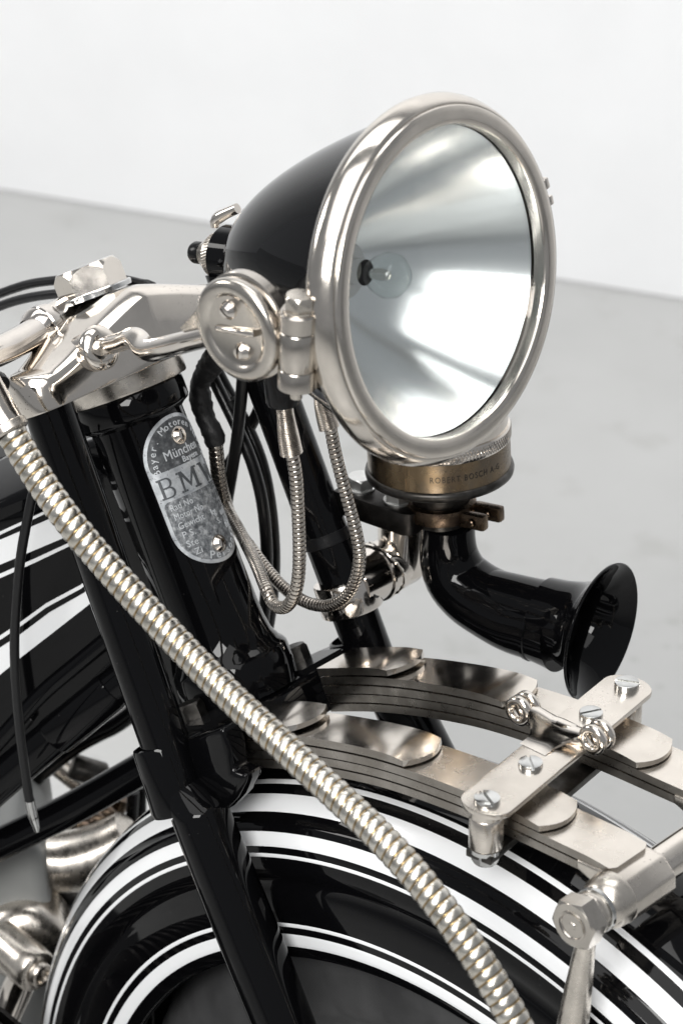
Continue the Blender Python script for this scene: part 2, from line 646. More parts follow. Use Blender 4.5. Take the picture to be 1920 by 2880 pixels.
lathe(bm, [(-.038, 0), (-.038, .0066), (-.039, .0072), (-.047, .0072), (-.049, .0062), (-.049, 0)], SB, LA, 24)
link("switch_knob", bm, BLACKD, lamp)
bm = bmesh.new()
tube(bm, [(0.0159,-0.0050,1.0648),(0.0156,-0.0040,1.0688),(0.0185,-0.0030,1.0722),(0.0233,-0.0020,1.0757),(0.0315,0.0000,1.0808)], [.0026, .0036, .0040, .0036, .0034], .003, 14)
link("switch_bracket", bm, NICK, lamp)
bm = bmesh.new()
slot_screw(bm, SB + LA * -.008 + (-lx) * .0190 + ly * .003, -lx, .0026, .002, .001, LA)
link("collar_screw", bm, BLACK, lamp)

# pivot cap on the near side of the shell
CC = V((0.1520,-0.1240,1.0767))
ca = V((.02, -1, -.02)).normalized()
cx_, cy_, cz_ = frame(ca)       # cx_, cy_ in the cap plane
ux = LA - ca * LA.dot(ca)
ux.normalize()
uz = ca.cross(ux) * -1
if uz.z < 0:
    uz = -uz
bm = bmesh.new()
lathe(bm, [(-.0085, 0), (-.0085, .0305), (-.0030, .0318), (-.0008, .0312), (.0008, .0295), (.0014, .0265), (.0010, .0235), (-.0006, .0218), (-.0012, .0205), (-.0012, 0)], CC, ca, 72)
pv = link("lamp_pivot_cap", bm, NICKS, bike, 50, "round nickel pivot cap with two screws on the headlamp side")
bm = bmesh.new()
lathe(bm, [(-.060, .016), (-.0185, .018), (-.0175, .030), (-.0160, .0325), (-.0095, .0328), (-.0085, .0312), (-.0085, .02)], CC, ca, 72)
link("pivot_ring", bm, NICKS, pv)
bm = bmesh.new()
sp0 = CC + ca * -.0012 + uz * .012 - ux * .0035
slot_screw(bm, sp0, ca, .0056, .0022, .0022, ux * .7 - uz * .7, .10)
link("screw", bm, NICK, pv)
bm = bmesh.new()
sp1 = CC + ca * -.0012 - uz * .0125 + ux * .0025
slot_screw(bm, sp1, ca, .0056, .0022, .0022, uz + ux * .15, .14)
link("screw", bm, NICK, pv)
bm = bmesh.new()
pdir = V((0.1639,-0.1240,1.0787)) - V((0.1398,-0.1240,1.0744))
pdir.normalize()
sweep(bm, [CC + ca * -.0010 - pdir * .0148, CC + ca * -.0002 - pdir * .0135, CC + ca * -.0002 + pdir * .0135, CC + ca * -.0010 + pdir * .0148], .0021, 12)
link("raised_bar", bm, NICK, pv)
bm = bmesh.new()
tri = [(0.0896,-0.1080,1.0537),(0.1090,-0.1080,1.0760),(0.1304,-0.1080,1.0808),(0.1296,-0.1080,1.0484),(0.1165,-0.1080,1.0476),(0.1011,-0.1080,1.0450)]
b0 = V(tri[0])
prism(bm, [((V(p) - b0).dot(V((1, 0, 0))), (V(p) - b0).dot(V((0, 0, 1)))) for p in tri], b0, (1, 0, 0), (0, 0, 1), (0, 1, 0), .005, .0008)
link("pivot_arm", bm, NICKD, pv)

# hinge on the rim
HC = V((0.1911,-0.1120,1.0788))
hz = V((.05, 0, 1)).normalized()
hin = None
bm = bmesh.new()
lathe(bm, [(.0075, 0), (.0075, .0105), (.0085, .0115), (.0185, .0115), (.0195, .0105), (.0195, 0)], HC, hz, 36)
rl = (LC + LA * -.018 - lx * .112 * (1 if lx.y > 0 else -1)) 
toR = V((HC.x, HC.y, 0)); q_ = LC + LA * -.016
toR = (q_ - HC); toR -= hz * toR.dot(hz); toR.normalize()
box(bm, HC + hz * .0135 + toR * .011, .018, .0205, .0112, .0012, toR, hz.cross(toR))
hin = link("lamp_hinge", bm, NICKS, bike, 40, "nickel clamp hinge joining the rim to the pivot cap")
bm = bmesh.new()
lathe(bm, [(-.0165, 0), (-.0165, .0105), (-.0155, .0112), (.0062, .0112), (.0072, .0105), (.0072, 0)], HC, hz, 36)
box(bm, HC + hz * -.005 + V((-.014, .004, 0)), .022, .010, .018, .001)
link("hinge_knuckle", bm, NICKS, hin)
bm = bmesh.new()
lathe(bm, [(-.030, 0), (-.030, .0095), (-.029, .0112), (-.0178, .0112), (-.0168, .0105), (-.0168, 0)], HC, hz, 36)
box(bm, HC + hz * -.0235 + toR * .011, .018, .0205, .0112, .0012, toR, hz.cross(toR))
link("hinge_knuckle", bm, NICKS, hin)
bm = bmesh.new()
lathe(bm, [(.0195, .0095), (.0212, .0095), (.0212, 0)], HC, hz, 28)
hexa(bm, HC + hz * .0212, hz, .0088, .0085, 10)
link("hinge_bolt", bm, NICKD, hin)
bm = bmesh.new()
cyl(bm, HC - hz * .037, hz, .0035, .008, 16)
link("bolt_tail", bm, NICKD, hin)
bm = bmesh.new()
rc = lp(-.018, .1117, .035)
qa = -18
for qa, ww in ((14, .007), (8, .006)):
    rd = lx * math.cos(R(qa)) + ly * math.sin(R(qa))
    if rd.y < 0:
        rd = -lx * math.cos(R(qa)) + ly * math.sin(R(qa))
    box(bm, LC + LA * -.013 + rd * .1125, .016, .004, ww, .0008, LA, rd)
link("rim_clip", bm, NICK, lamp)

# cranked stay from the fork yoke to the pivot cap
bm = bmesh.new()
tube(bm, [(-0.0512,-0.0520,0.9746),(-0.0314,-0.0580,0.9856),(-0.0073,-0.0660,0.9992),(0.0083,-0.0720,1.0087),(0.0189,-0.0770,1.0126),(0.0296,-0.0820,1.0126),(0.0424,-0.0880,1.0169),(0.0621,-0.0960,1.0275),(0.0915,-0.1060,1.0442),(0.1191,-0.1120,1.0591)], [.0062, .0062, .0062, .0068, .0072, .0075, .0075, .0072, .0066, .0062], .003, 24)
stay = link("lamp_stay", bm, NICK, bike, 60, "cranked polished rod from the fork yoke to the headlamp pivot")
bm = bmesh.new()
fo = V((-0.0480,-0.0540,0.9761)) + FW * .007
lathe(bm, [(-.018, 0), (-.018, .0120), (-.004, .0125), (-.0035, .0146), (.000, .0150), (.003, .0132), (.005, .008), (.005, .006)], fo, FW, 40)
link("stay_flange", bm, NICKP, stay)

# ------------------------------------------------------------------ upper yoke


def slab(bm, circles, spine, t0, top, edge, d=.004, K=7, under=True):
    """solid plate: hull of circles in the (f,y) plane, crowned top"""
    poly = refine(hull2([p for c in circles for p in circ(*c, 40)]), d)

    def near(p):
        best = None
        for a, b in zip(spine, spine[1:]):
            ab = (b[0] - a[0], b[1] - a[1])
            L = ab[0] ** 2 + ab[1] ** 2
            u = max(0, min(1, ((p[0] - a[0]) * ab[0] + (p[1] - a[1]) * ab[1]) / L)) if L else 0
            q = (a[0] + ab[0] * u, a[1] + ab[1] * u)
            dd = math.dist(p, q)
            if best is None or dd < best[0]:
                best = (dd, q)
        return best[1]
    rings = []
    specs = [(.97, None)]
    ring0 = [bm.verts.new(st(t0, f, y)) for f, y in [tuple(n_ + (p_ - n_) * .98 for p_, n_ in zip(p, near(p))) for p in poly]]
    rings.append(ring0)
    rings.append([bm.verts.new(st(t0 + .0012, f, y)) for f, y in poly])
    for k in range(K + 1):
        s = 1 - (k / K) ** 1.6 * .98
        drop = edge * max(0, (s - .72) / .28) ** 3
        ring = []
        for p in poly:
            n_ = near(p)
            q = tuple(n_[i] + (p[i] - n_[i]) * s for i in (0, 1))
            ring.append(bm.verts.new(st(top(*q) - drop, *q)))
        rings.append(ring)
    m = len(poly)
    for a, b in zip(rings, rings[1:]):
        for k in range(m):
            k2 = (k + 1) % m
            bm.faces.new((a[k], a[k2], b[k2], b[k]))
    bm.faces.new(rings[0][::-1])
    bm.faces.new(rings[-1])


def ytop(f, y):
    u = min(1, abs(y) / .092)
    return .146 - .028 * (u * u * (3 - 2 * u) * .35 + u * .65) - 4.2 * max(0, f - .016) ** 2


bm = bmesh.new()
slab(bm, [(.0393, -.093, .0198), (.0375, .093, .0198), (.002, 0, .034)], [(.038, -.093), (.002, 0), (.038, .093)], .0885, ytop, .007, .003, 10)
yoke = link("fork_yoke", bm, NICKP, bike, 55, "polished nickel upper fork bridge with fine pitting")
bm = bmesh.new()
lathe(bm, [(.0755, 0), (.0755, .0405), (.077, .0412), (.0895, .0412), (.0905, .040), (.0905, 0)], st(0, .0035, .001), AX, 64)
link("bearing_collar", bm, NICKD, yoke)
bm = bmesh.new()
WN = st(.1450, .0075, 0)
lathe(bm, [(-.002, 0), (-.002, .0262), (.0010, .0262), (.0018, .0255), (.0018, 0)], WN, AX, 56)
link("washer", bm, STEEL, yoke)
bm = bmesh.new()
hexa(bm, WN + AX * .0018, AX, .0238, .0178, 20, .17)
link("stem_nut", bm, NICKP, yoke, 25, "large hexagon nickel nut on top of the steering head")
# handlebar stub and boss behind the nut
bm = bmesh.new()
tube(bm, [(-0.1133,-0.0100,0.9700),(-0.1087,-0.0350,0.9702),(-0.1039,-0.0550,0.9708),(-0.0966,-0.0800,0.9732),(-0.0887,-0.1050,0.9773),(-0.0699,-0.1500,0.9907)], [.0125, .0120, .0100, .0098, .0098, .010], .005, 24)
hb = link("handlebar", bm, NICK, bike, 60, "nickel handlebar leaving the yoke towards the left")
bm = bmesh.new()
ha = (V((-0.1034,-0.0680,0.9703)) - V((-0.1049,-0.0350,0.9740))).normalized()
lathe(bm, [(-.008, .0135), (-.004, .0145), (.0, .0150), (.001, .0142), (.002, .0150), (.006, .0142), (.012, .0105)], V((-0.1074,-0.0450,0.9701)), ha, 36)
link("handlebar_collar", bm, NICK, hb)

# ------------------------------------------------------------------ steering head
bm = bmesh.new()
lathe(bm, [(.070, .0), (.070, .0325), (.050, .0325), (-.085, .0325), (-.100, .0330), (-.110, .0345), (-.116, .0375), (-.1185, .0398), (-.121, .0412), (-.132, .0418), (-.140, .0412), (-.147, .040), (-.147, 0)], st(0, 0, 0), AX, 72)
head = link("head_tube", bm, BLACK, bike, 50, "glossy black steering head tube carrying the nameplate")
bm = bmesh.new()
lathe(bm, [(.0545, .0325), (.0562, .0345), (.058, .0375), (.0602, .0388), (.0735, .0392), (.0752, .0382), (.0752, .03)], st(0, .001, 0), AX, 72)
link("bearing_cup", bm, BLACK, head)
# lug that runs back from the head to the frame
bm = bmesh.new()
lugp = [(.052, -.02), (.052, -.075), (.030, -.105), (-.06, -.110), (-.150, -.085), (-.155, -.015)]
prism(bm, [(f, t) for t, f in lugp], st(0, 0, -.016), FW, AX, (0, 1, 0), .032, .007, 3)
link("frame_lug", bm, BLACK, head)

# ------------------------------------------------------------------ nameplate
PR = .0326


def cylmap(u, v, h):
    an = R(-3) - u / PR
    r = PR + h
    return A0 + AX * v + FW * (math.cos(an) * r) - YY * (math.sin(an) * r)


def sheet(bm, left, right, v0, v1, h0, h1, nv=40, nu=22):
    """curved solid sheet between two edge functions, h0 inner, h1 outer height"""
    grid = []
    for h in (h1, h0):
        g = []
        for i in range(nv + 1):
            v = v0 + (v1 - v0) * (.5 - .5 * math.cos(math.pi * i / nv))
            a, b = left(v), right(v)
            g.append([bm.verts.new(cylmap(a + (b - a) * j / nu, v, h)) for j in range(nu + 1)])
        grid.append(g)
    t, b = grid
    for i in range(nv):
        for j in range(nu):
            bm.faces.new((t[i][j], t[i][j + 1], t[i + 1][j + 1], t[i + 1][j]))
            bm.faces.new((b[i][j], b[i + 1][j], b[i + 1][j + 1], b[i][j + 1]))
        for j in (0, nu):
            bm.faces.new((t[i][j], b[i][j], b[i + 1][j], t[i + 1][j]))
    for i in (0, nv):
        for j in range(nu):
            bm.faces.new((t[i][j], t[i][j + 1], b[i][j + 1], b[i][j]))


PW, PH = .0295, .0525


def stad(v, w, hh):
    c = hh - w
    d = max(0, abs(v) - c)
    return math.sqrt(max(0, w * w - d * d)) if d > 0 else w


bm = bmesh.new()
sheet(bm, lambda v: -max(.0004, stad(v, PW, PH)), lambda v: max(.0004, stad(v, PW, PH)), -PH, PH, -.0012, .0006, 56, 24)
plate = link("nameplate", bm, PLATE, bike, 40, "worn metal maker's nameplate with black letters screwed to the head tube")


def field(v0, v1, top):
    def e(v):
        w = stad(v, PW - .0025, PH - .0025)
        q = (v - v0 if top else v1 - v)
        if q < .004:
            w -= .004 - math.sqrt(max(0, .004 ** 2 - (.004 - q) ** 2))
        return max(.0004, w)
    return e


bm = bmesh.new()
e_ = field(.0185, PH - .0025, True)
sheet(bm, lambda v: -e_(v), e_, .0185, PH - .0025, .0004, .00075, 30, 22)
link("upper_field", bm, FIELD, plate)
bm = bmesh.new()
e_ = field(-PH + .0025, -.0015, False)
sheet(bm, lambda v: -e_(v), e_, -PH + .0025, -.0015, .0004, .00075, 40, 22)
link("lower_field", bm, FIELDL, plate)


def text_geo(s, size, spacing=1.0, bold=0.):
    cu = bpy.data.curves.new("txt", 'FONT')
    cu.body = s
    cu.size = size
    cu.align_x = 'LEFT'
    cu.space_character = spacing
    cu.resolution_u = 3
    cu.offset = bold
    ob = bpy.data.objects.new("txt", cu)
    COL.objects.link(ob)
    dg = bpy.context.evaluated_depsgraph_get()
    me = bpy.data.meshes.new_from_object(ob.evaluated_get(dg))
    vs = [(v.co.x, v.co.y) for v in me.vertices]
    fs = [tuple(p.vertices) for p in me.polygons]
    bpy.data.objects.remove(ob)
    bpy.data.curves.remove(cu)
    bpy.data.meshes.remove(me)
    return vs, fs


def put(bm, vs, fs, fn):
    """flat letter faces mapped by fn(x, y, h), given a small thickness"""
    hi = [bm.verts.new(fn(x, y, 1)) for x, y in vs]
    lo = [bm.verts.new(fn(x, y, 0)) for x, y in vs]
    edges = {}
    for f in fs:
        try:
            bm.faces.new([hi[i] for i in f])
        except ValueError:
            continue
        for a, b in zip(f, f[1:] + f[:1]):
            edges[(a, b)] = edges.get((a, b), 0) + 1
    for (a, b) in edges:
        if (b, a) not in edges:
            try:
                bm.faces.new((hi[a], lo[a], lo[b], hi[b]))
            except ValueError:
                pass


HB, HT = .0006, .00105


def line(bm, s, u, v, size, width=None, spacing=1.05, bold=0.):
    vs, fs = text_geo(s, size, spacing, bold)
    sx = 1
    if width:
        sx = width / max(x for x, y in vs)
    put(bm, vs, fs, lambda x, y, h: cylmap(u + x * sx, v + y, HT if h else HB))


def arc(bm, s, rad, vc, a0, a1, size, inward=True):
    vs_all = []
    n = len(s)
    for i, ch in enumerate(s):
        if ch == ' ':
            continue
        an = R(a0 + (a1 - a0) * i / (n - 1))
        vs, fs = text_geo(ch, size)
        wx = max(x for x, y in vs) / 2
        c, sn = math.cos(an), math.sin(an)
        sg = 1 if inward else -1

        def fn(x, y, h, c=c, sn=sn, wx=wx):
            x -= wx
            # local frame: tangent and radial direction
            if inward:
                tx, ty, rx, ry = sn, -c, c, sn
                rr = rad + y
            else:
                tx, ty, rx, ry = -sn, c, c, sn
                rr = rad - y
            return cylmap(rx * rr + tx * x, vc + ry * rr + ty * x, HT if h else HB)
        put(bm, vs, fs, fn)


bm = bmesh.new()
arc(bm, "Bayer. Motoren Werke", .0212, PH - PW, 190, -8, .0068)
line(bm, "M\u00fcnchen", -.0155, .0245, .0092, .031)
line(bm, "Bayern", -.0035, .0195, .0058, .016)
rows = ["Rad No", "Motor No", "Gewicht    kg", "P.S.", "Ste", "Zi"]
for i, s in enumerate(rows):
    line(bm, s, -.0238 + (i > 4) * .003 + i * .0004, -.0082 - i * .0066, .0064, {0: .0165, 1: .0215, 2: .031}.get(i))
line(bm, "S.", .006, -.0285, .0058)
line(bm, "Bel.", .0135, -.0335, .0056)
arc(bm, "Personen", .0265, -(PH - PW), 250, 328, .0078, False)
link("raised_lettering", bm, LETL, plate, 0)
bm = bmesh.new()
# slab serif monogram letters drawn as polygons on the bright band
LH, LB = .0142, .0010


def poly(bm, pts, u, v):
    fs = [tuple(range(len(pts)))]
    b2 = bmesh.new()
    f = b2.faces.new([b2.verts.new((x, y, 0)) for x, y in pts])
    f.normal_update()
    bmesh.ops.triangulate(b2, faces=[f])
    b2.verts.index_update()
    vs = [(q.co.x, q.co.y) for q in b2.verts]
    fs = [tuple(q.index for q in f_.verts) for f_ in b2.faces]
    b2.free()
    put(bm, vs, fs, lambda x, y, h: cylmap(u + x, v + y, HT if h else HB))


def rect(bm, x0, y0, x1, y1, u, v):
    poly(bm, [(x0, y0), (x1, y0), (x1, y1), (x0, y1)], u, v)


bu, bv = -.0262, .0005
rect(bm, .0012, 0, .0032, LH, bu, bv)
rect(bm, 0, 0, .0012, .0013, bu, bv)
rect(bm, 0, LH - .0013, .0012, LH, bu, bv)
for y0, y1, w in ((0, .0076, .0105), (.0068, LH, .0098)):
    h = (y1 - y0) / 2
    cx = w - h
    out = [(.0032, y0), (cx, y0)] + [(cx + h * math.sin(R(a)), y0 + h - h * math.cos(R(a))) for a in range(15, 180, 15)] + [(cx, y1), (.0032, y1)]
    k = h - .0016
    inn = [(.0032, y1 - .0010), (cx, y1 - .0010)] + [(cx + (k) * math.sin(R(a)), y0 + h + (h - .0010) * math.cos(R(a))) for a in range(15, 180, 15)] + [(cx, y0 + .0010), (.0032, y0 + .0010)]
    poly(bm, [out[i] for i in range(len(out))] + inn, bu, bv)
mu = -.0115
poly(bm, [(.0012, 0), (.0023, 0), (.0030, .0108), (.0076, .0022), (.0122, .0108), (.0124, 0), (.0146, 0), (.0146, LH), (.0124, LH), (.0078, .0052), (.0036, LH), (.0012, LH)], mu, bv)
rect(bm, -.0006, 0, .0008, .0013, mu, bv)
rect(bm, .0028, 0, .0040, .0013, mu, bv)
rect(bm, .0106, 0, .0118, .0013, mu, bv)
rect(bm, .0150, 0, .0162, .0013, mu, bv)
rect(bm, -.0006, LH - .0013, .0008, LH, mu, bv)
rect(bm, .0150, LH - .0013, .0162, LH, mu, bv)
wu = .0085
poly(bm, [(.0, LH), (.0030, LH), (.0058, .0045), (.0082, .0115), (.0096, .0115), (.0122, .0045), (.0148, LH), (.0166, LH), (.0128, 0), (.0112, 0), (.0088, .0065), (.0062, 0), (.0046, 0)], wu, bv)
rect(bm, -.0012, LH - .0012, 0, LH, wu, bv)
line(bm, "315", .0125, -.0055, .0078, .010)
line(bm, "119", .0145, -.0125, .0078, .010)
line(bm, "12", .0140, -.0195, .0072, .007)
line(bm, "1", .0160, -.0285, .0070)
link("black_lettering", bm, LETD, plate, 0)
bm = bmesh.new()
for v in (.0172, -.0003):
    sheet(bm, lambda q: -PW + .004, lambda q: PW - .004, v - .00025, v + .00025, .0004, .0008, 2, 20)
sheet(bm, lambda q: .0135, lambda q: .0195, -.0243, -.0210, .0006, .00095, 2, 6)
sheet(bm, lambda q: .0150, lambda q: .0200, -.0300, -.0250, .0006, .00085, 2, 6)
link("plate_rule", bm, PLATE, plate, 0)
for v, u in ((.0372, .0012), (-.0405, -.0002)):
    bm = bmesh.new()
    c0 = cylmap(u, v, .0007)
    nrm = (cylmap(u, v, .01) - cylmap(u, v, 0)).normalized()
    slot_screw(bm, c0, nrm, .0052, .0016, .0022, AX + YY * .12, .11)
    lathe(bm, [(-.001, .0062), (.0005, .0062), (.0005, .004)], c0, nrm, 28)
    link("plate_screw", bm, NICK, plate)

# ------------------------------------------------------------------ fork tubes
for side, top_, bot_ in ((-1, (-0.0491,-0.0930,0.9445), (0.0398,-0.0930,0.7539)), (1, (-0.0331,0.0930,0.9040), (0.0398,0.0930,0.7653))):
    top_, bot_ = V(top_), V(bot_)
    d_ = (bot_ - top_).normalized()
    ta = top_ - d_ * .02
    if side == 1:
        ta = top_ - d_ * .085
    k = (.706 - top_.z) / d_.z
    tb = top_ + d_ * k
    bm = bmesh.new()
    sweep(bm, [ta, ta.lerp(tb, .5), tb], .0165, 44)
    ft = link("fork_tube", bm, BLACK, bike, 50, "near black fork tube with the thick conduit across it" if side < 0 else "far black fork tube carrying the horn bracket")
    leg0 = V((0.0842,-0.0970,0.6967)) if side < 0 else V((0.0842,-0.0970,0.6967)) * 1
    leg1 = V((0.1678,-0.1050,0.5705))
    if side < 0:
        s0, s1 = V((0.0444,-0.0940,0.7337)), V((0.0660,-0.0960,0.6917))
        bt = V((0.0793,-0.0965,0.7037))
    else:
        bt = V((0.0793,-0.0965,0.7037))
        bt.y = -bt.y
        s0, s1 = V((0.0444,-0.0940,0.7337)), V((0.0660,-0.0960,0.6917))
        for q in (leg0, leg1, s0, s1):
            q.y = -q.y
    sd = (s1 - s0).normalized()
    bm = bmesh.new()
    lathe(bm, [(0, .0165), (.0006, .0185), (.003, .0192), (.030, .0196), ((s1 - s0).length - .003, .0203), ((s1 - s0).length, .0196)], s0, sd, 44)
    link("fork_sleeve", bm, BLACK, ft)
    ld = (leg1 - leg0).normalized()
    bm = bmesh.new()
    tube(bm, [bt, bt.lerp(leg0, .22), bt.lerp(leg0, .6), leg0, leg0.lerp(leg1, .5), leg1, leg1 + ld * .30], [.0040, .0125, .0172, .0194, .0206, .0202, .016], .003, 44)
    link("fork_blade", bm, BLACK, ft, 85)
    if side == 1:
        bm = bmesh.new()
        rp = V((0.0196,0.0930,0.8028))
        lathe(bm, [(-.0045, .0166), (-.004, .0176), (.004, .0176), (.0045, .0166)], rp, d_, 44)
        link("rubber_band", bm, RUB, ft)

# ------------------------------------------------------------------ lower crown
bm = bmesh.new()
slab(bm, [(.0165, -.093, .0165), (.0165, .093, .0165), (-.004, 0, .044)], [(.0165, -.093), (0, 0), (.0165, .093)], -.178, lambda f, y: -.1465, .006, .004, 9)
crown = link("fork_crown", bm, BLACK, bike, 55, "glossy black lower fork crown")
for p, rr in (((0.0287,0.0500,0.7324), .0105), ((0.0292,-0.0500,0.7317), .0100)):
    bm = bmesh.new()
    v = V(p) - A0
    o0 = st(-.1467, v.dot(FW), p[1])
    lathe(bm, [(0, 0), (0, rr * 1.12), (.002, rr * 1.12), (.002, 0)], o0, AX, 28)
    hexa(bm, o0 + AX * .002, AX, rr, .0125, 20)
    link("crown_bolt", bm, DSTEEL, crown, 25)
for sg in (-1,):
    side_ = [(0.0627,-0.0885,0.7400),(0.0831,-0.0885,0.7553),(0.0977,-0.0885,0.7655),(0.1025,-0.0885,0.7507),(0.1053,-0.0885,0.7350),(0.1184,-0.0885,0.7381),(0.1163,-0.0885,0.7306),(0.1088,-0.0885,0.7156),(0.0979,-0.0885,0.7011),(0.0843,-0.0885,0.6880),(0.0749,-0.0885,0.6853),(0.0695,-0.0885,0.6935)]
    q0 = V(side_[0])
    pts_ = [(p[0] - q0.x, p[2] - q0.z) for p in side_]
    bm = bmesh.new()
    prism(bm, pts_, V((q0.x, -.0885 if sg < 0 else .0705, q0.z)), (1, 0, 0), (0, 0, 1), (0, 1, 0), .018, .004, 3)
    link("spring_housing", bm, BLACK, crown, 50)

# ------------------------------------------------------------------ leaf springs
BOT = [(.052, .702), (.075, .7135), (.090, .7206), (.127, .7362), (.170, .7505), (.220, .7632), (.277, .7713), (.320, .7742), (.360, .7755), (.398, .7765)]
BOT = [(p[0], 0, p[1]) for p in BOT]
LT = .0064
SPL = spline(BOT, .006)


def leaf(bm, yc, hw, i, x0, x1, gap=.0, th=LT, tip='round', lift=0.):
    """one curved leaf: index i counts from the bottom; rounded front end"""
    P = [(p[0], p[2]) for p in SPL]
    out = []
    for k, p in enumerate(P):
        a, b = P[max(0, k - 1)], P[min(len(P) - 1, k + 1)]
        t = (b[0] - a[0], b[1] - a[1])
        L = math.hypot(*t)
        n = (-t[1] / L, t[0] / L)
        out.append((p, n))
    rows = []
    off = i * (LT + .0001) + gap
    sel = [(p, n) for p, n in out if x0 <= p[0] - n[0] * 0 <= x1 + .012]
    # rounded plan at the tip: width shrinks over the last part
    nu = 8
    rows_t, rows_b = [], []
    sag = hw * .40 if tip == 'round' else 0
    for p, n in sel:
        rt, rb = [], []
        for j in range(nu + 1):
            u = -1 + 2 * j / nu
            y = yc + u * hw
            lim = x1 - sag * (u * u) if tip == 'round' else x1
            px = min(p[0], lim)
            # height at px by interpolation along the profile
            pz = None
            for (pa, na), (pb, nb) in zip(out, out[1:]):
                if pa[0] <= px <= pb[0] + 1e-9:
                    f = (px - pa[0]) / (pb[0] - pa[0])
                    pz = pa[1] + (pb[1] - pa[1]) * f
                    nn = (na[0] + (nb[0] - na[0]) * f, na[1] + (nb[1] - na[1]) * f)
                    break
            if pz is None:
                pz, nn = p[1], n
            tp = th * (1 - .42 * max(0, min(1, 1 - (x1 - px) / .020))) if tip == 'round' else th
            up = lift * max(0, (px - x0) / (x1 - x0)) ** 3
            rt.append(bm.verts.new((px + nn[0] * (off + tp), y, pz + nn[1] * (off + tp) + up)))
            rb.append(bm.verts.new((px + nn[0] * off, y, pz + nn[1] * off + up)))
        rows_t.append(rt)
        rows_b.append(rb)
    m = len(rows_t)
    for a in range(m - 1):
        for j in range(nu):
            bm.faces.new((rows_t[a][j], rows_t[a][j + 1], rows_t[a + 1][j + 1], rows_t[a + 1][j]))
            bm.faces.new((rows_b[a][j], rows_b[a + 1][j], rows_b[a + 1][j + 1], rows_b[a][j + 1]))
        for j in (0, nu):
            bm.faces.new((rows_t[a][j], rows_b[a][j], rows_b[a + 1][j], rows_t[a + 1][j]))
    for a in (0, m - 1):
        for j in range(nu):
            bm.faces.new((rows_t[a][j], rows_t[a][j + 1], rows_b[a][j + 1], rows_b[a][j]))
    bmesh.ops.dissolve_degenerate(bm, dist=1e-6, edges=bm.edges)
    return bm


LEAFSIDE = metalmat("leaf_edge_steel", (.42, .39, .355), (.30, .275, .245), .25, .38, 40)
for sgn in (-1, 1):
    yc = .047 * sgn
    grp = None
    for i, (x1, mm, tip) in enumerate([(.399, LEAF, 'flat'), (.399, LEAF, 'round'), (.346, LEAF, 'round'), (.2400, LEAFS, 'round'), (.1475, LEAFS, 'round')]):
        bm = bmesh.new()
        leaf(bm, yc, .0183 - (.0003 * (i % 2)), i, .079, x1 + .0035, .0002 if i > 2 else 0, LT - .0009, tip, .0 if i == 3 else (.0012 if i == 4 else 0))
        # edge faces read darker than the polished tops
        if grp is None:
            grp = link("leaf_spring", bm, [mm, LEAFSIDE], bike, 30, "near nickel leaf spring stack" if sgn < 0 else "far nickel leaf spring stack")
            ob = grp
        else:
            ob = link("spring_leaf", bm, [mm, LEAFSIDE], grp, 30)
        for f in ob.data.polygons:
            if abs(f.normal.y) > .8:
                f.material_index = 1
    # black painted root of the stack under the crown
    for i in range(5):
        bm = bmesh.new()
        leaf(bm, yc, .0195 - .0004 * (i % 2), i, .050, .0785 - .0016 * i, 0, LT - .0005, 'flat')
        link("leaf_root", bm, BLACKD, grp, 30)

# clamp across both springs
P1, P2 = V((.3136, -.080, .8000)), V((.2934, .080, .8000))
pd = (P2 - P1).normalized()
pn = V((pd.y, -pd.x, 0))
bm = bmesh.new()
Lc = (P2 - P1).length
outl = [(-.0135 * math.cos(R(a)), -.0165 * math.sin(R(a))) for a in range(-90, 91, 15)]
outl = [(x, y) for x, y in outl]
shape = [(x, y) for x, y in [(-.0125 * math.cos(R(a)), .0168 * math.sin(R(a))) for a in range(90, -91, -12)]] + [(Lc + .0125 * math.cos(R(a)), .0168 * math.sin(R(a))) for a in range(-90, 91, 12)]
prism(bm, shape, P1, pd, (-pn if False else pn), (0, 0, 1), .0038, .0007, 2)
clamp = link("spring_clamp", bm, LEAF, bike, 35, "flat nickel clamp plate bridging both leaf springs")
bm = bmesh.new()
prism(bm, [(-.008, -.009), (Lc + .008, -.009), (Lc + .008, .009), (-.008, .009)], P1 + V((0, 0, -.0345)), pd, pn, (0, 0, 1), .005, .0007)
link("lower_clamp_bar", bm, DSTEEL, clamp)
for p, sd_ in ((P1, (.75, -.35, 0)), (P2, (.9, .5, 0)), (P1 + pd * .048, (.8, -.62, 0)), (P1 + pd * .118, (.45, .9, 0))):
    bm = bmesh.new()
    o0 = p + V((0, 0, .0038))
    if p in (P1, P2):
        slot_screw(bm, o0, (0, 0, 1), .0081, .0036, .0, V((sd_[0], sd_[1], 0)), .13)
    else:
        slot_screw(bm, o0, (0, 0, 1), .0076, .0032, .0, V((sd_[0], sd_[1], 0)), .13)
    link("clamp_screw", bm, STEEL, clamp, 35)
for p in (P1, P2):
    bm = bmesh.new()
    lathe(bm, [(-.0275, 0), (-.0275, .0098), (-.0265, .0105), (-.0065, .0105), (-.0055, .0098), (-.0048, .0105), (-.0002, .0105), (-.0002, 0)], p, (0, 0, 1), 36)
    link("clamp_post", bm, LEAF, clamp)
    bm = bmesh.new()
    lathe(bm, [(-.0305, 0), (-.0305, .0102), (-.0277, .0102), (-.0277, 0)], p, (0, 0, 1), 28)
    hexa(bm, p + V((0, 0, -.0305)), (0, 0, -1), .0086, .0085, 12)
    link("clamp_nut", bm, STEEL, clamp, 25)
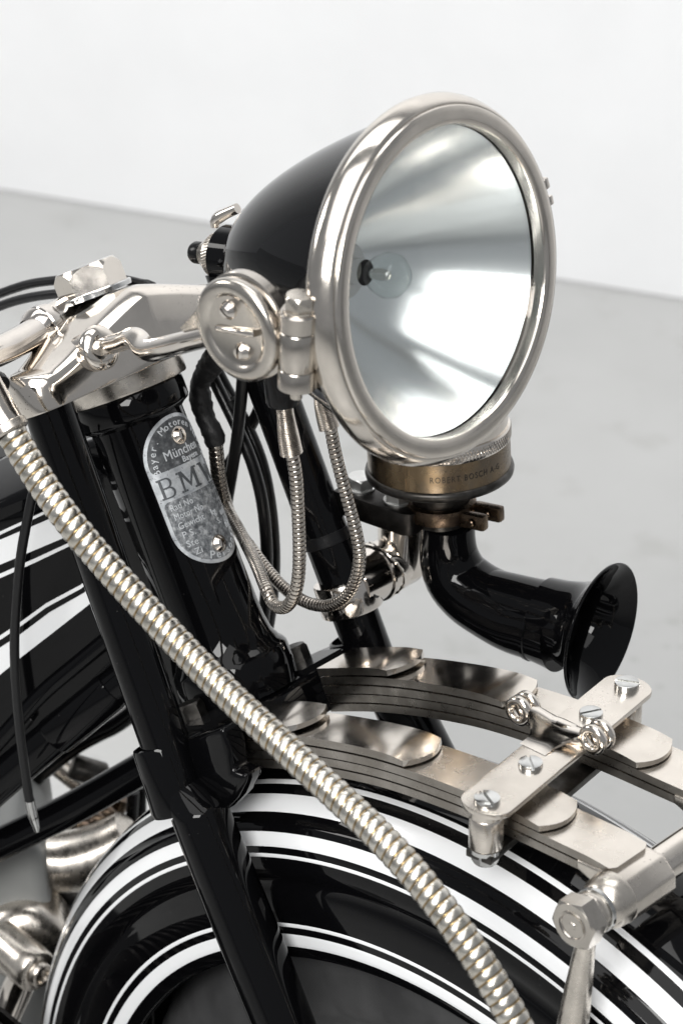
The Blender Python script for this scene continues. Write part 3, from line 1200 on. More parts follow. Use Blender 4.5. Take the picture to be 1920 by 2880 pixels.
# cable clip riveted to the middle of the plate
E1, E2 = V((0.2677,0.0080,0.8093)), V((0.3265,0.0080,0.8140))
em = (E1 + E2) / 2
ex = (E2 - E1).normalized()
bm = bmesh.new()
ridge = []
sec = [(-.0260, .0), (-.0215, .0006), (-.0165, .0016), (-.0125, .0036), (-.0090, .0064), (-.0055, .0086), (-.0015, .0096), (.0025, .0090), (.0058, .0070), (.0078, .0035), (.0084, 0)]
base = V((em.x, em.y, .8040))
vd = V((ex.y * -1, ex.x, 0)).normalized()
rows = []
for q in range(13):
    s = -.021 + .042 * q / 12
    wv = 1 - .10 * math.cos(math.pi * s / .046 * 2)
    rows.append([[bm.verts.new(base + V((ex.x, ex.y, 0)) * s * (1 - .52 * max(0, min(1, (-a - .005) / .010))) + vd * a + V((0, 0, max(.0001, b * wv - th)))) for a, b in sec] for th in (0, .0018)])
for a, b in zip(rows, rows[1:]):
    for w in (0, 1):
        for j in range(len(sec) - 1):
            bm.faces.new((a[w][j], a[w][j + 1], b[w][j + 1], b[w][j]))
for rw in (rows[0], rows[-1]):
    for j in range(len(sec) - 1):
        bm.faces.new((rw[0][j], rw[0][j + 1], rw[1][j + 1], rw[1][j]))
for j in (0, len(sec) - 1):
    for a, b in zip(rows, rows[1:]):
        bm.faces.new((a[0][j], b[0][j], b[1][j], a[1][j]))
clip = link("clip_saddle", bm, NICKP, clamp, 50, "bent nickel cable clip with two looped ears")
for c in (E1, E2):
    inward = V((em.x - c.x, 0, em.z - c.z)).normalized()
    for dy in (-.0040, .0040):
        bm = bmesh.new()
        oc = c + V((0, dy, 0))
        lathe(bm, [(-.0020, .0050), (-.0028, .0062), (-.0028, .0084), (-.0018, .0098), (.0018, .0098), (.0028, .0084), (.0028, .0062), (.0020, .0050)], oc, (0, 1, 0), 36, True)
        link("clip_ear", bm, NICKP, clamp, 60)
    bm = bmesh.new()
    q0 = c + inward * .0075 + V((0, 0, -.0035))
    tube(bm, [q0, q0 + inward * .006 + V((0, 0, -.0022)), q0 + inward * .014 + V((0, 0, -.0028)), q0 + inward * .022 + V((0, 0, -.003))], [.0052, .0060, .0078, .0085], .0015, 24)
    link("clip_web", bm, NICKP, clamp, 60)

# front shackle: spring eyes, cross tube, hub, nut and link
EX, EZ = .4015, .7705
bm = bmesh.new()
sweep(bm, [V((EX, -.03, EZ)), V((EX, 0, EZ)), V((EX, .03, EZ))], .0118, 36)
xt = link("cross_tube", bm, NICKP, bike, 50, "nickel cross tube between the front spring eyes")
for sgn in (-1, 1):
    yc = .047 * sgn
    bm = bmesh.new()
    eye = [(.0195 * math.cos(R(a + 22.5)), .0195 * math.sin(R(a + 22.5))) for a in range(0, 360, 45)]
    eye = [(-.030, .0125), (-.004, .0135), (.006, .0125), (.0155, .004), (.0165, -.006), (.010, -.0155), (-.004, -.0165), (-.012, -.010), (-.016, .001), (-.030, .006)]
    prism(bm, eye, V((EX, yc - .0195, EZ)), (1, 0, 0), (0, 0, 1), (0, 1, 0), .039, .002, 3)
    link("spring_eye", bm, LEAF, xt, 40)
    bm = bmesh.new()
    lathe(bm, [(.0195, 0), (.0195, .0170), (.021, .0172), (.0285, .0165), (.0335, .0142), (.036, .0112), (.036, 0)], V((EX, yc, EZ)), (0, sgn, 0), 40)
    link("shackle_hub", bm, NICKD, xt)
    bm = bmesh.new()
    lathe(bm, [(.0355, 0), (.0355, .0142), (.0380, .0142), (.0385, .0135), (.0385, 0)], V((EX, yc, EZ)), (0, sgn, 0), 36)
    link("shackle_washer", bm, STEEL, xt)
    bm = bmesh.new()
    o0 = V((EX, yc + sgn * .0462, EZ))
    hexa(bm, o0, (0, sgn, 0), .0166, .0125, 12, .06)
    lathe(bm, [(.0120, .0100), (.0130, .0096), (.0134, .0084), (.0118, .0074), (.0118, .003), (.0130, .002), (.0130, 0)], o0, (0, sgn, 0), 28)
    link("shackle_nut", bm, NICKS, xt, 25)
    bm = bmesh.new()
    yl = yc + sgn * .0422
    lk_top = V((EX, yl, EZ))
    cyl(bm, lk_top - V((0, .0036 * 1, 0)), (0, 1, 0), .0136, .0072, 36)
    lend = V((0.3922,-0.0892,0.6822))
    P_ = [lk_top + (lend - lk_top) * q for q in (.10, .2, .45, .75, 1, 1.5)]
    W_ = (.0075, .0058, .0072, .0088, .0098, .0105)
    for q in P_:
        q.y = yl
    sweep(bm, P_, lambda i, s, k: W_[i], 24)
    link("shackle_link", bm, NICKD, xt, 50)

# ------------------------------------------------------------------ horn
HY = .14
HF = V((0.0810,0.1400,0.8635))
hu = V((-.078, .012, .997)).normalized()
HPATH = [(0.0885,0.1413,0.8210),(0.0887,0.1414,0.8099),(0.0899,0.1416,0.7957),(0.0959,0.1425,0.7818),(0.1092,0.1446,0.7725),(0.1264,0.1474,0.7677),(0.1440,0.1501,0.7650),(0.1630,0.1531,0.7660),(0.1735,0.1548,0.7664),(0.1802,0.1559,0.7670)]
HR = [.0188, .0190, .0206, .0226, .0240, .0250, .0258, .0268, .0282, .0300]
bm = bmesh.new()
tube(bm, HPATH, HR, .004, 48)
horn = link("horn_trumpet", bm, BLACK, bike, 60, "curved glossy black horn trumpet pointing forward")
BC = V((0.2083,0.1603,0.7742))
ba = V((math.cos(R(9)), math.sin(R(9)), .0)).normalized()
bm = bmesh.new()
lathe(bm, [(-.044, 0.0255), (-.030, 0.0272), (-.020, 0.0295), (-.011, 0.0326), (-.005, 0.0392), (-.0015, 0.0454), (.0000, 0.0477), (.0008, 0.0488), (.0020, 0.0490), (.0026, 0.0482), (.0020, 0.0471), (.0004, 0.0452),
           (-.004, 0.0392), (-.011, 0.0321), (-.020, 0.0280), (-.032, 0.0245), (-.060, 0.0215), (-.10, 0.0180), (-.101, 0.0000)], BC, ba, 72)
link("horn_bell", bm, BLACK, horn, 60)
for q, w in ((.0, .0), (1, .013)):
    bm = bmesh.new()
    hb0 = V((0.1636,0.1532,0.7662)) + ba * w
    lathe(bm, [(-.0022, .0262), (-.0012, .0280), (.0012, .0280), (.0022, .0262)], hb0 + V((0, 0, .0004)) - V((0, 0, 1)) * .0, V((math.cos(R(9)), math.sin(R(9)), -.07)), 60)
    if q == 0:
        link("horn_bead", bm, BLACK, horn, 60)
    else:
        bm.free()
bm = bmesh.new()
lathe(bm, [(-.042, .0180), (-.020, .0200), (-.0085, .0215), (-.0075, .030), (-.0070, .0440), (-.0058, .0490), (-.0045, .0505), (-.002, .0510), (0, .0505), (.001, .0490), (.0012, .04)], HF, hu, 72)
link("horn_body", bm, DSTEEL, horn, 50)
bm = bmesh.new()
lathe(bm, [(.0004, .0488), (.0208, .0488), (.0208, .046)], HF, hu, 96)
band = link("name_band", bm, BRASS, horn, 40, "tarnished brass band with the maker's name")
bm = bmesh.new()
hx = (V((1, 0, 0)) - hu * hu.x).normalized()
hyv = hu.cross(hx)


def bandmap(u, v, h):
    an = R(-56) + u / .0488
    rr = .0488 + h
    return HF + hu * v + (hx * math.cos(an) + hyv * math.sin(an)) * rr


vs, fs = text_geo("ROBERT BOSCH A-G", .0062, 1.25)
sx = .0535 / max(x for x, y in vs)
put(bm, vs, fs, lambda x, y, h: bandmap(x * sx, .0085 + y, .00012 if h else -.0002))
link("band_lettering", bm, mat("stamped_lettering", (.012, .010, .008), 0, .6), horn, 0)
bm = bmesh.new()
for j in range(2):
    va = bandmap(-.017 + j * .0022, .0006, 0), bandmap(-.017 + j * .0022, .0206, 0)
    sweep(bm, [va[0], va[1]], .0006, 8)
link("band_seam", bm, BRASS, horn)
bm = bmesh.new()
lathe(bm, [(.0206, .0470), (.0206, .0486), (.0215, .0492), (.0300, .0492), (.0308, .0486), (.0308, .047)], HF, hu, 72)
link("knurled_ring", bm, NICK, horn)
bm = bmesh.new()
for k in range(120):
    for dr in (1, -1):
        a0_ = 2 * math.pi * k / 120
        a1_ = a0_ + dr * .09
        pts_ = [HF + hu * (.0222 + .0072 * q) + (hx * math.cos(a0_ + (a1_ - a0_) * q) + hyv * math.sin(a0_ + (a1_ - a0_) * q)) * .0493 for q in (0, .5, 1)]
        sweep(bm, pts_, .00032, 4, False)
link("ring_knurling", bm, NICK, horn, 0)
bm = bmesh.new()
lathe(bm, [(.0306, .0475), (.034, .0478), (.062, .0474), (.069, .0455), (.073, .040), (.076, .028), (.077, 0)], HF, hu, 72)
link("horn_cap", bm, NICK, horn, 50)
# split clamp round the horn neck
NK = HF + hu * -.031
bm = bmesh.new()
lathe(bm, [(-.005, .0205), (-.006, .0225), (-.005, .0242), (0, .0250), (.005, .0242), (.006, .022), (.006, .0205)], NK, hu, 48)
ck = link("neck_clamp", bm, BRONZE, horn)
for dq, nm in ((-.008, 1), (.009, 1)):
    bm = bmesh.new()
    e0 = NK + V((.030, .006 + dq, .001))
    box(bm, e0, .022, .0075, .011, .002, (1, .15, .1), (0, 1, 0))
    cyl(bm, e0 + V((.002, -.0042, 0)), (0, -1, 0), .0032, .0016, 16)
    link("clamp_lug", bm, BRONZE, horn)

# horn bracket on the far fork tube
bm = bmesh.new()
c0, c1 = V((0.0358,0.0930,0.7762)), V((0.0446,0.0930,0.7546))
cd = (c1 - c0).normalized()
Lk = (c1 - c0).length
lathe(bm, [(0, .0165), (0, .0215), (.001, .0222), (Lk - .001, .0222), (Lk, .0215), (Lk, .0165)], c0, cd, 48)
br = link("horn_bracket", bm, NICK, bike, 50, "polished nickel horn bracket clamped to the far fork tube")
bm = bmesh.new()
for a_ in (-62, -20):
    u_, v_, w_ = frame(cd)
    nn_ = (V((1, 0, 0)) - cd * cd.x).normalized()
    qq_ = Matrix.Rotation(R(a_), 3, cd) @ nn_
    cyl(bm, c0 + cd * Lk * .52 + qq_ * .0205, qq_, .0052, .00185, 24, .0003)
link("collar_hole", bm, BLACKD, br)
bx_, bz_ = .0420, .7735
bm = bmesh.new()
lathe(bm, [(0, 0), (0, .0195), (.024, .0198), (.0245, .0212), (.0262, .0216), (.0275, .0200), (.056, .0196), (.064, .0165), (.070, .010), (.071, 0)], V((bx_, .092, bz_)), (0, 1, 0), 48)
link("bracket_tube", bm, NICK, br)
bm = bmesh.new()
lathe(bm, [(-.004, 0), (-.004, .0165), (.024, .0172), (.052, .0172), (.052, 0)], V((.046, .142, bz_ - .002)), (.0, 0, 1), 40)
link("bracket_post", bm, NICK, br)
bm = bmesh.new()
w_ = [V((bx_, .1415 - .018, bz_)) + V((math.cos(R(a)) * .0200, .0040 * math.cos(R(2 * a + 30)), math.sin(R(a)) * .0200)) for a in range(0, 361, 6)]
sweep(bm, w_, lambda i, s, k: .0010 + .0005 * math.sin(i * 2.4), 8, False)
link("weld_bead", bm, NICKP, br)
ZB = bz_ + .050
bolt1 = V((0.0606,0.1210,0.8360))
bolt2 = V((0.0291,0.1171,0.8360))
bdir = (bolt1 - bolt2)
bdir.z = 0
bdir.normalize()
bn = V((-bdir.y, bdir.x, 0))
mid = (bolt1 + bolt2) / 2
bm = bmesh.new()
hl = (bolt1 - bolt2).length / 2
prism(bm, [(-hl - .013, -.0145), (hl + .013, -.0145), (hl + .0185, -.0115), (hl + .0205, -.006), (hl + .0205, .014), (-hl - .013, .014)], V((mid.x, mid.y, .8190)), bdir, bn, (0, 0, 1), .0170, .0012, 2)
blk = link("clamp_block", bm, CLAMPB, br, 35)
bm = bmesh.new()
for z0 in (.8245, .8310):
    prism(bm, [(hl + .012, -.004), (hl + .036, .004), (hl + .036, .024), (hl - .01, .013)], V((mid.x, mid.y, z0)), bdir, bn, (0, 0, 1), .0032, .0005)
link("clamp_strap", bm, CLAMPB, br, 35)
for b in (bolt1, bolt2):
    bm = bmesh.new()
    b = V((b.x, b.y, .8361))
    lathe(bm, [(0, 0), (0, .0102), (.0012, .0102), (.0012, 0)], b, (0, 0, 1), 32)
    hexa(bm, b + V((0, 0, .0012)), (0, 0, 1), .0096, .0082, 14)
    link("bracket_bolt", bm, STEELB, br, 25)

# ------------------------------------------------------------------ flexible conduits
bm = bmesh.new()
BIG = [(0.0069,-0.1750,0.9827),(0.0217,-0.1750,0.9672),(0.0383,-0.1750,0.9524),(0.0581,-0.1750,0.9376),(0.0762,-0.1720,0.9222),(0.0953,-0.1700,0.9090),(0.1159,-0.1680,0.8960),(0.1379,-0.1660,0.8829),(0.1623,-0.1650,0.8706),(0.1890,-0.1650,0.8595),(0.2169,-0.1650,0.8497),(0.2444,-0.1650,0.8397),(0.2715,-0.1650,0.8301),(0.2982,-0.1650,0.8202),(0.3233,-0.1650,0.8085),(0.3454,-0.1650,0.7955),(0.3660,-0.1650,0.7808),(0.3853,-0.1650,0.7643),(0.4018,-0.1650,0.7477),(0.4156,-0.1650,0.7310)]
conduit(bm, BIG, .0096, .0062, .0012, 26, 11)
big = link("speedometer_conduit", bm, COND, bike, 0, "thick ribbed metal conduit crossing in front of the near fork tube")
for f in big.data.polygons:
    f.use_smooth = True
bm = bmesh.new()
tube(bm, [(-0.0135,-0.1750,1.0156),(-0.0065,-0.1750,1.0023),(0.0007,-0.1750,0.9903),(0.0063,-0.1750,0.9832)], [.0070, .0090, .0105, .0112], .004, 32)
link("conduit_nozzle", bm, NICK, big)
bm = bmesh.new()
n0 = V((0.0063,-0.1750,0.9830))
n1 = (V((0.0111,-0.1750,0.9776)) - n0).normalized()
lathe(bm, [(-.003, .0105), (-.002, .0122), (.0025, .0124), (.004, .0108)], n0, n1, 32)
link("conduit_ring", bm, NICKD, big)
bm = bmesh.new()
tube(bm, [(-0.0374,-0.1600,0.9976),(-0.0206,-0.1600,0.9988),(-0.0147,-0.1600,0.9990)], [.008, .008, .006], .004, 16)
link("nozzle_lever", bm, BLACKD, big)

CA = [(0.1106,-0.0350,0.9510),(0.1142,-0.0350,0.9342),(0.1158,-0.0350,0.9095),(0.1167,-0.0350,0.8816),(0.1153,-0.0350,0.8603),(0.1107,-0.0350,0.8449),(0.1001,-0.0320,0.8325),(0.0865,-0.0280,0.8275),(0.0737,-0.0220,0.8319),(0.0386,0.0050,0.8245),(0.0032,0.0300,0.8186),(-0.0307,0.0520,0.8151),(-0.0572,0.0680,0.8130)]
CB = [(0.0824,0.0300,0.9353),(0.0868,0.0300,0.9175),(0.0931,0.0300,0.8989),(0.1001,0.0300,0.8805),(0.1064,0.0300,0.8617),(0.1087,0.0300,0.8466),(0.1053,0.0300,0.8292),(0.0973,0.0300,0.8139),(0.0809,0.0320,0.7991),(0.0625,0.0340,0.7915),(0.0457,0.0360,0.7895),(0.0248,0.0420,0.7885),(0.0017,0.0500,0.7903),(-0.0198,0.0580,0.7942),(-0.0405,0.0660,0.7973),(-0.0563,0.0720,0.8004)]
for nm, path, lab in (("wiring_conduit", CA, "thin ribbed conduit hanging below the headlamp, nearer loop"), ("wiring_conduit", CB, "thin ribbed conduit hanging below the headlamp, farther loop")):
    bm = bmesh.new()
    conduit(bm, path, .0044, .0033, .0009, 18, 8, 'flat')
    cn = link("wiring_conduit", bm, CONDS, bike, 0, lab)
    for f in cn.data.polygons:
        f.use_smooth = True
    if path is CA:
        fp = [(0.1040,-0.0350,0.9853),(0.1057,-0.0350,0.9736),(0.1080,-0.0350,0.9608),(0.1106,-0.0350,0.9492)]
        rr = [.0052, .0056, .0068, .0074]
    else:
        fp = [(0.0753,0.0300,0.9547),(0.0768,0.0300,0.9463),(0.0793,0.0300,0.9394),(0.0818,0.0300,0.9326)]
        rr = [.0056, .0062, .0068, .0070]
    P_ = spline([tuple(p) + (q,) for p, q in zip(fp, rr)], .00013)
    bm = bmesh.new()
    sweep(bm, P_, lambda i, s, k: P_[i][3] - .0006 * (1 - abs(math.sin(math.pi * (s / .00118 - k / 20)))), 20)
    link("coil_sleeve", bm, CONDS, cn, 60)
bm = bmesh.new()
g0, g1 = V((0.1021,-0.0350,1.0018)), V((0.1039,-0.0350,0.9814))
gd = (g1 - g0).normalized()
Lg = (g1 - g0).length
lathe(bm, [(-.02, .0112), (0, .0112), (Lg - .002, .0108), (Lg, .0098), (Lg, .005)], g0, gd, 28)
link("rubber_grommet", bm, BLACKD, bike, 50, "black grommet under the headlamp pivot")

# taped loom, rods and control cables behind the head
bm = bmesh.new()
P_ = spline([tuple(p) + (q,) for p, q in zip([(-0.0459,0.0600,0.9367),(-0.0577,0.0600,0.9208),(-0.0678,0.0600,0.9053),(-0.0676,0.0600,0.8904),(-0.0638,0.0600,0.8793),(-0.0571,0.0600,0.8706),(-0.0542,0.0600,0.8620)], [.009, .0085, .0066, .0078, .0066, .0074, .0068])], .0025)
sweep(bm, P_, lambda i, s, k: P_[i][3] * (1 + .06 * math.sin(i * 1.9 + k * .7) + .05 * math.sin(i * .8 + k * 1.9)), 22)
loom = link("taped_loom", bm, TAPE, bike, 60, "black taped wiring loom behind the head tube")
bm = bmesh.new()
conduit(bm, [(-0.0548,0.0600,0.8645),(-0.0534,0.0600,0.8512),(-0.0538,0.0620,0.8349),(-0.0547,0.0660,0.8190),(-0.0542,0.0700,0.8049)], .0055, .0036, .0009, 18, 8, 'flat')
link("loom_conduit", bm, CONDS, loom, 60)
CABLES = [
    ("front brake cable running beside the far fork tube", [(-0.0411,0.0750,0.9182),(-0.0429,0.0750,0.9014),(-0.0478,0.0750,0.8669),(-0.0542,0.0750,0.8340),(-0.0589,0.0750,0.8125),(-0.0670,0.0750,0.7751)], .0043),
    ("black cable slanting behind the far fork tube", [(-0.0520,0.1050,0.8834),(-0.0586,0.1050,0.8673),(-0.0652,0.1000,0.8501),(-0.0749,0.0950,0.8288),(-0.0848,0.0900,0.8072),(-0.0896,0.0800,0.7907)], .0043),
    ("outer black cable in the pair curving down behind the fork", [(-0.0965,0.1000,0.8967),(-0.0822,0.1000,0.8793),(-0.0650,0.1000,0.8600),(-0.0508,0.1000,0.8369),(-0.0432,0.1000,0.8113),(-0.0391,0.1000,0.7813),(-0.0388,0.1000,0.7494),(-0.0429,0.1000,0.7154),(-0.0499,0.1000,0.6826)], .0046),
    ("inner black cable in the pair curving down behind the fork", [(-0.0842,0.0850,0.8992),(-0.0734,0.0850,0.8849),(-0.0578,0.0850,0.8639),(-0.0443,0.0850,0.8421),(-0.0354,0.0850,0.8172),(-0.0314,0.0850,0.7874),(-0.0312,0.0850,0.7557),(-0.0346,0.0850,0.7222),(-0.0401,0.0850,0.6932)], .0044),
    ("black cable hanging in front of the tank at the left edge", [(-0.0787,-0.0794,0.8846),(-0.0827,-0.0834,0.8673),(-0.0860,-0.0867,0.8472),(-0.0896,-0.0903,0.8227),(-0.0923,-0.0930,0.7952),(-0.0945,-0.0952,0.7673),(-0.0956,-0.0963,0.7419),(-0.0958,-0.0965,0.7132),(-0.0952,-0.0959,0.6812),(-0.0940,-0.0947,0.6517),(-0.0927,-0.0935,0.6277),(-0.0911,-0.0918,0.6096)], .0034),
    ("upper black cable arching behind the stem nut", [(-0.2722,0.0300,0.9093),(-0.2396,0.0300,0.9288),(-0.2081,0.0300,0.9457),(-0.1776,0.0300,0.9582),(-0.1406,0.0300,0.9722),(-0.1119,0.0300,0.9790),(-0.0908,0.0300,0.9820),(-0.0821,0.0300,0.9834),(-0.0844,0.0400,0.9723),(-0.0885,0.0500,0.9545)], .0034),
    ("lower black cable arching behind the stem nut", [(-0.2611,0.0200,0.9034),(-0.2285,0.0200,0.9257),(-0.1972,0.0200,0.9420),(-0.1650,0.0200,0.9551),(-0.1301,0.0200,0.9670)], .0034),
]
cobs = []
for lab, path, r in CABLES:
    bm = bmesh.new()
    tube(bm, path, r, .005, 16)
    cobs.append(link("control_cable", bm, RUB, bike, 60, lab))
bm = bmesh.new()
tube(bm, [(-0.0925,-0.0932,0.6247),(-0.0915,-0.0922,0.6126),(-0.0901,-0.0908,0.6020),(-0.0899,-0.0906,0.5980)], [.0037, .0036, .0026, .0018], .003, 14)
link("cable_end", bm, STEEL, cobs[4])
bm = bmesh.new()
for yy in (.10, .085):
    pass
lathe(bm, [(-.004, 0), (-.004, .0075), (.004, .0075), (.004, 0)], V((-0.0680,0.0900,0.8771)), (.4, 0, -.9), 20)
link("cable_tie", bm, RUB, cobs[2])

# ------------------------------------------------------------------ front mudguard and tyre
WX, WZ = .273, .303
SEC = [(0, .4400), (.012, .4396), (.024, .4380), (.034, .4352), (.043, .4305), (.050, .4250), (.0555, .4195), (.0585, .4160), (.0605, .4155), (.0625, .4140), (.0635, .4110),
       (.0655, .4075), (.0680, .4020), (.0695, .3955), (.0705, .3880), (.0712, .3820), (.0700, .3790), (.0700, .3740), (.0716, .3710), (.0740, .3600), (.0752, .3450), (.0750, .3330), (.0742, .3255), (.0730, .3225), (.0715, .3225)]


def guard_pt(a, y, r):
    return V((WX + math.cos(a) * r, y, WZ + math.sin(a) * r))


full = [(-y, r) for y, r in SEC[::-1]] + SEC[1:]
bm = bmesh.new()
A_ = [R(-8 + 208 * k / 130) for k in range(131)]
rows = [[bm.verts.new(guard_pt(a, y, r)) for y, r in full] for a in A_]
inn = [[bm.verts.new(guard_pt(a, y * .965, r - .0015)) for y, r in full] for a in A_]
for rws in (rows, inn):
    for a, b in zip(rws, rws[1:]):
        for j in range(len(full) - 1):
            bm.faces.new((a[j], a[j + 1], b[j + 1], b[j]))
for j in (0, len(full) - 1):
    for k in range(130):
        bm.faces.new((rows[k][j], rows[k + 1][j], inn[k + 1][j], inn[k][j]))
guard = link("front_mudguard", bm, BLACK, bike, 50, "deep glossy black front mudguard with white pinstripes")


def arclen():
    out = [0]
    for a, b in zip(SEC, SEC[1:]):
        out.append(out[-1] + math.dist(a, b))
    return out


AL = arclen()


def sec_at(s):
    for i in range(len(AL) - 1):
        if AL[i] <= s <= AL[i + 1]:
            f = (s - AL[i]) / (AL[i + 1] - AL[i])
            (y0, r0), (y1, r1) = SEC[i], SEC[i + 1]
            dy, dr = y1 - y0, r1 - r0
            L = math.hypot(dy, dr)
            return y0 + dy * f, r0 + dr * f, (-dr / L, dy / L)


def s_of_r(r):
    for i in range(len(SEC) - 1):
        if SEC[i][1] >= r >= SEC[i + 1][1]:
            return AL[i] + (SEC[i][1] - r) / max(1e-9, SEC[i][1] - SEC[i + 1][1]) * (AL[i + 1] - AL[i])


STR = [("pinstripe", .4346, .4326), ("pinstripe", .4290, .4192), ("pinstripe", .4102, .4002), ("pinstripe", .3963, .3935), ("pinstripe", .3485, .3455), ("pinstripe", .3410, .3305)]
for sg in (-1, 1):
    for nm, ra, rb in STR:
        s0, s1 = s_of_r(ra), s_of_r(rb)
        ns = 6
        bm = bmesh.new()
        rows = []
        for a in A_:
            row = []
            for q in range(ns + 1):
                y, r, n = sec_at(s0 + (s1 - s0) * q / ns)
                h = .00022 if 0 < q < ns else -.0001
                row.append(bm.verts.new(guard_pt(a, (y + n[0] * -h if False else y + abs(n[0]) * h) * sg, r + abs(n[1]) * h)))
            rows.append(row)
        for a, b in zip(rows, rows[1:]):
            for j in range(ns):
                bm.faces.new((a[j], a[j + 1], b[j + 1], b[j]))
        link(nm, bm, WHITE, guard, 60)
bm = bmesh.new()
TS = [(.050 * math.cos(R(a)), .287 + .050 * math.sin(R(a))) for a in range(-60, 241, 10)]
rows = []
NA = 240
for k in range(NA):
    a = 2 * math.pi * k / NA
    row = []
    for i, (y, r) in enumerate(TS):
        blk_ = .0016 if (k % 6) < 4 and 3 < i < 28 and i % 6 != 0 else 0
        rib = .0012 if i in (4, 26) else 0
        row.append(bm.verts.new(guard_pt(a, y * (1 + (blk_ + rib) / .05), .287 + (r - .287) * (1 + (blk_ + rib) / .05))))
    rows.append(row)
for k in range(NA):
    a, b = rows[k], rows[(k + 1) % NA]
    for j in range(len(TS) - 1):
        bm.faces.new((a[j], a[j + 1], b[j + 1], b[j]))
link("front_tyre", bm, TYRE, bike, 30, "dark rubber front tyre under the mudguard")

# ------------------------------------------------------------------ tank and frame at the left
TN = V((.7071, -.7071, 0))      # outward normal of the tapering tank side
TX = V((.7071, .7071, 0))
TO = V((-.09, -.02, .85))


def tloc(p):
    v = V(p) - TO
    return v.dot(TX), v.z


def tpoly(bm, pts, off, h, bev=0., seg=2):
    prism(bm, [tloc(p) for p in pts], TO + TN * (off - h), TX, (0, 0, 1), TN, h, bev, seg)


bm = bmesh.new()
tpoly(bm, [(-0.1826,-0.1126,0.8131),(-0.1440,-0.0740,0.8288),(-0.1266,-0.0566,0.8339),(-0.1144,-0.0444,0.8404),(-0.0934,-0.0234,0.8550),(-0.0845,-0.0145,0.8657),(-0.0722,-0.0022,0.8654),(-0.0678,0.0022,0.8489),(-0.0648,0.0052,0.8267),(-0.0637,0.0063,0.8014),(-0.0634,0.0066,0.7703),(-0.0659,0.0041,0.7358),(-0.0799,-0.0099,0.7041),(-0.0965,-0.0265,0.6815),(-0.1169,-0.0469,0.6562),(-0.1338,-0.0638,0.6341),(-0.1604,-0.0904,0.5998),(-0.1951,-0.1251,0.5559)], 0, .11, .012, 4)
tank = link("fuel_tank", bm, BLACK, bike, 50, "glossy black fuel tank nose with white pinstripes behind the fork")
for pts in (
    [(-0.1449,-0.0749,0.8082),(-0.1377,-0.0677,0.8133),(-0.1165,-0.0465,0.8280),(-0.0954,-0.0254,0.8430),(-0.0955,-0.0255,0.8410),(-0.1166,-0.0466,0.8258),(-0.1378,-0.0678,0.8108),(-0.1450,-0.0750,0.8056)],
    [(-0.1451,-0.0751,0.8023),(-0.1380,-0.0680,0.8068),(-0.1168,-0.0468,0.8203),(-0.0956,-0.0256,0.8352),(-0.0694,0.0006,0.8530),(-0.0722,-0.0022,0.8374),(-0.0855,-0.0155,0.8266),(-0.1068,-0.0368,0.8077),(-0.1387,-0.0687,0.7872),(-0.1459,-0.0759,0.7825)],
    [(-0.1462,-0.0762,0.7752),(-0.1390,-0.0690,0.7798),(-0.1212,-0.0512,0.7918),(-0.1052,-0.0352,0.8031),(-0.0858,-0.0158,0.8166),(-0.0703,-0.0003,0.8279),(-0.0704,-0.0004,0.8257),(-0.0859,-0.0159,0.8141),(-0.1053,-0.0353,0.8003),(-0.1213,-0.0513,0.7886),(-0.1392,-0.0692,0.7764),(-0.1463,-0.0763,0.7717)],
    [(-0.1483,-0.0783,0.7222),(-0.1409,-0.0709,0.7299),(-0.1300,-0.0600,0.7411),(-0.1172,-0.0472,0.7555),(-0.0996,-0.0296,0.7701),(-0.0866,-0.0166,0.7851),(-0.0737,-0.0037,0.8003),(-0.0689,0.0011,0.8010),(-0.0738,-0.0038,0.7981),(-0.0867,-0.0167,0.7823),(-0.0997,-0.0297,0.7670),(-0.1173,-0.0473,0.7523),(-0.1301,-0.0601,0.7377),(-0.1411,-0.0711,0.7264),(-0.1484,-0.0784,0.7184)],
    [(-0.1487,-0.0787,0.7120),(-0.1413,-0.0713,0.7200),(-0.1303,-0.0603,0.7313),(-0.1157,-0.0457,0.7482),(-0.0986,-0.0286,0.7632),(-0.0851,-0.0151,0.7788),(-0.0739,-0.0039,0.7947),(-0.0669,0.0031,0.7965),(-0.0658,0.0042,0.7845),(-0.0735,-0.0035,0.7870),(-0.0818,-0.0118,0.7708),(-0.0962,-0.0262,0.7540),(-0.1163,-0.0463,0.7297),(-0.1310,-0.0610,0.7121),(-0.1422,-0.0722,0.6977),(-0.1496,-0.0796,0.6885)],
):
    bm = bmesh.new()
    tpoly(bm, pts, .0004, .0008)
    link("pinstripe", bm, WHITE, tank, 0)
bm = bmesh.new()
tpoly(bm, [(-0.1715,-0.1015,0.8295),(-0.1403,-0.0703,0.8370),(-0.1253,-0.0553,0.8476),(-0.1130,-0.0430,0.8555),(-0.1090,-0.0390,0.8472),(-0.1197,-0.0497,0.8364),(-0.1373,-0.0673,0.8258),(-0.1723,-0.1023,0.8128)], .012, .08, .01, 3)
link("tank_shoulder", bm, BLACK, tank, 50)
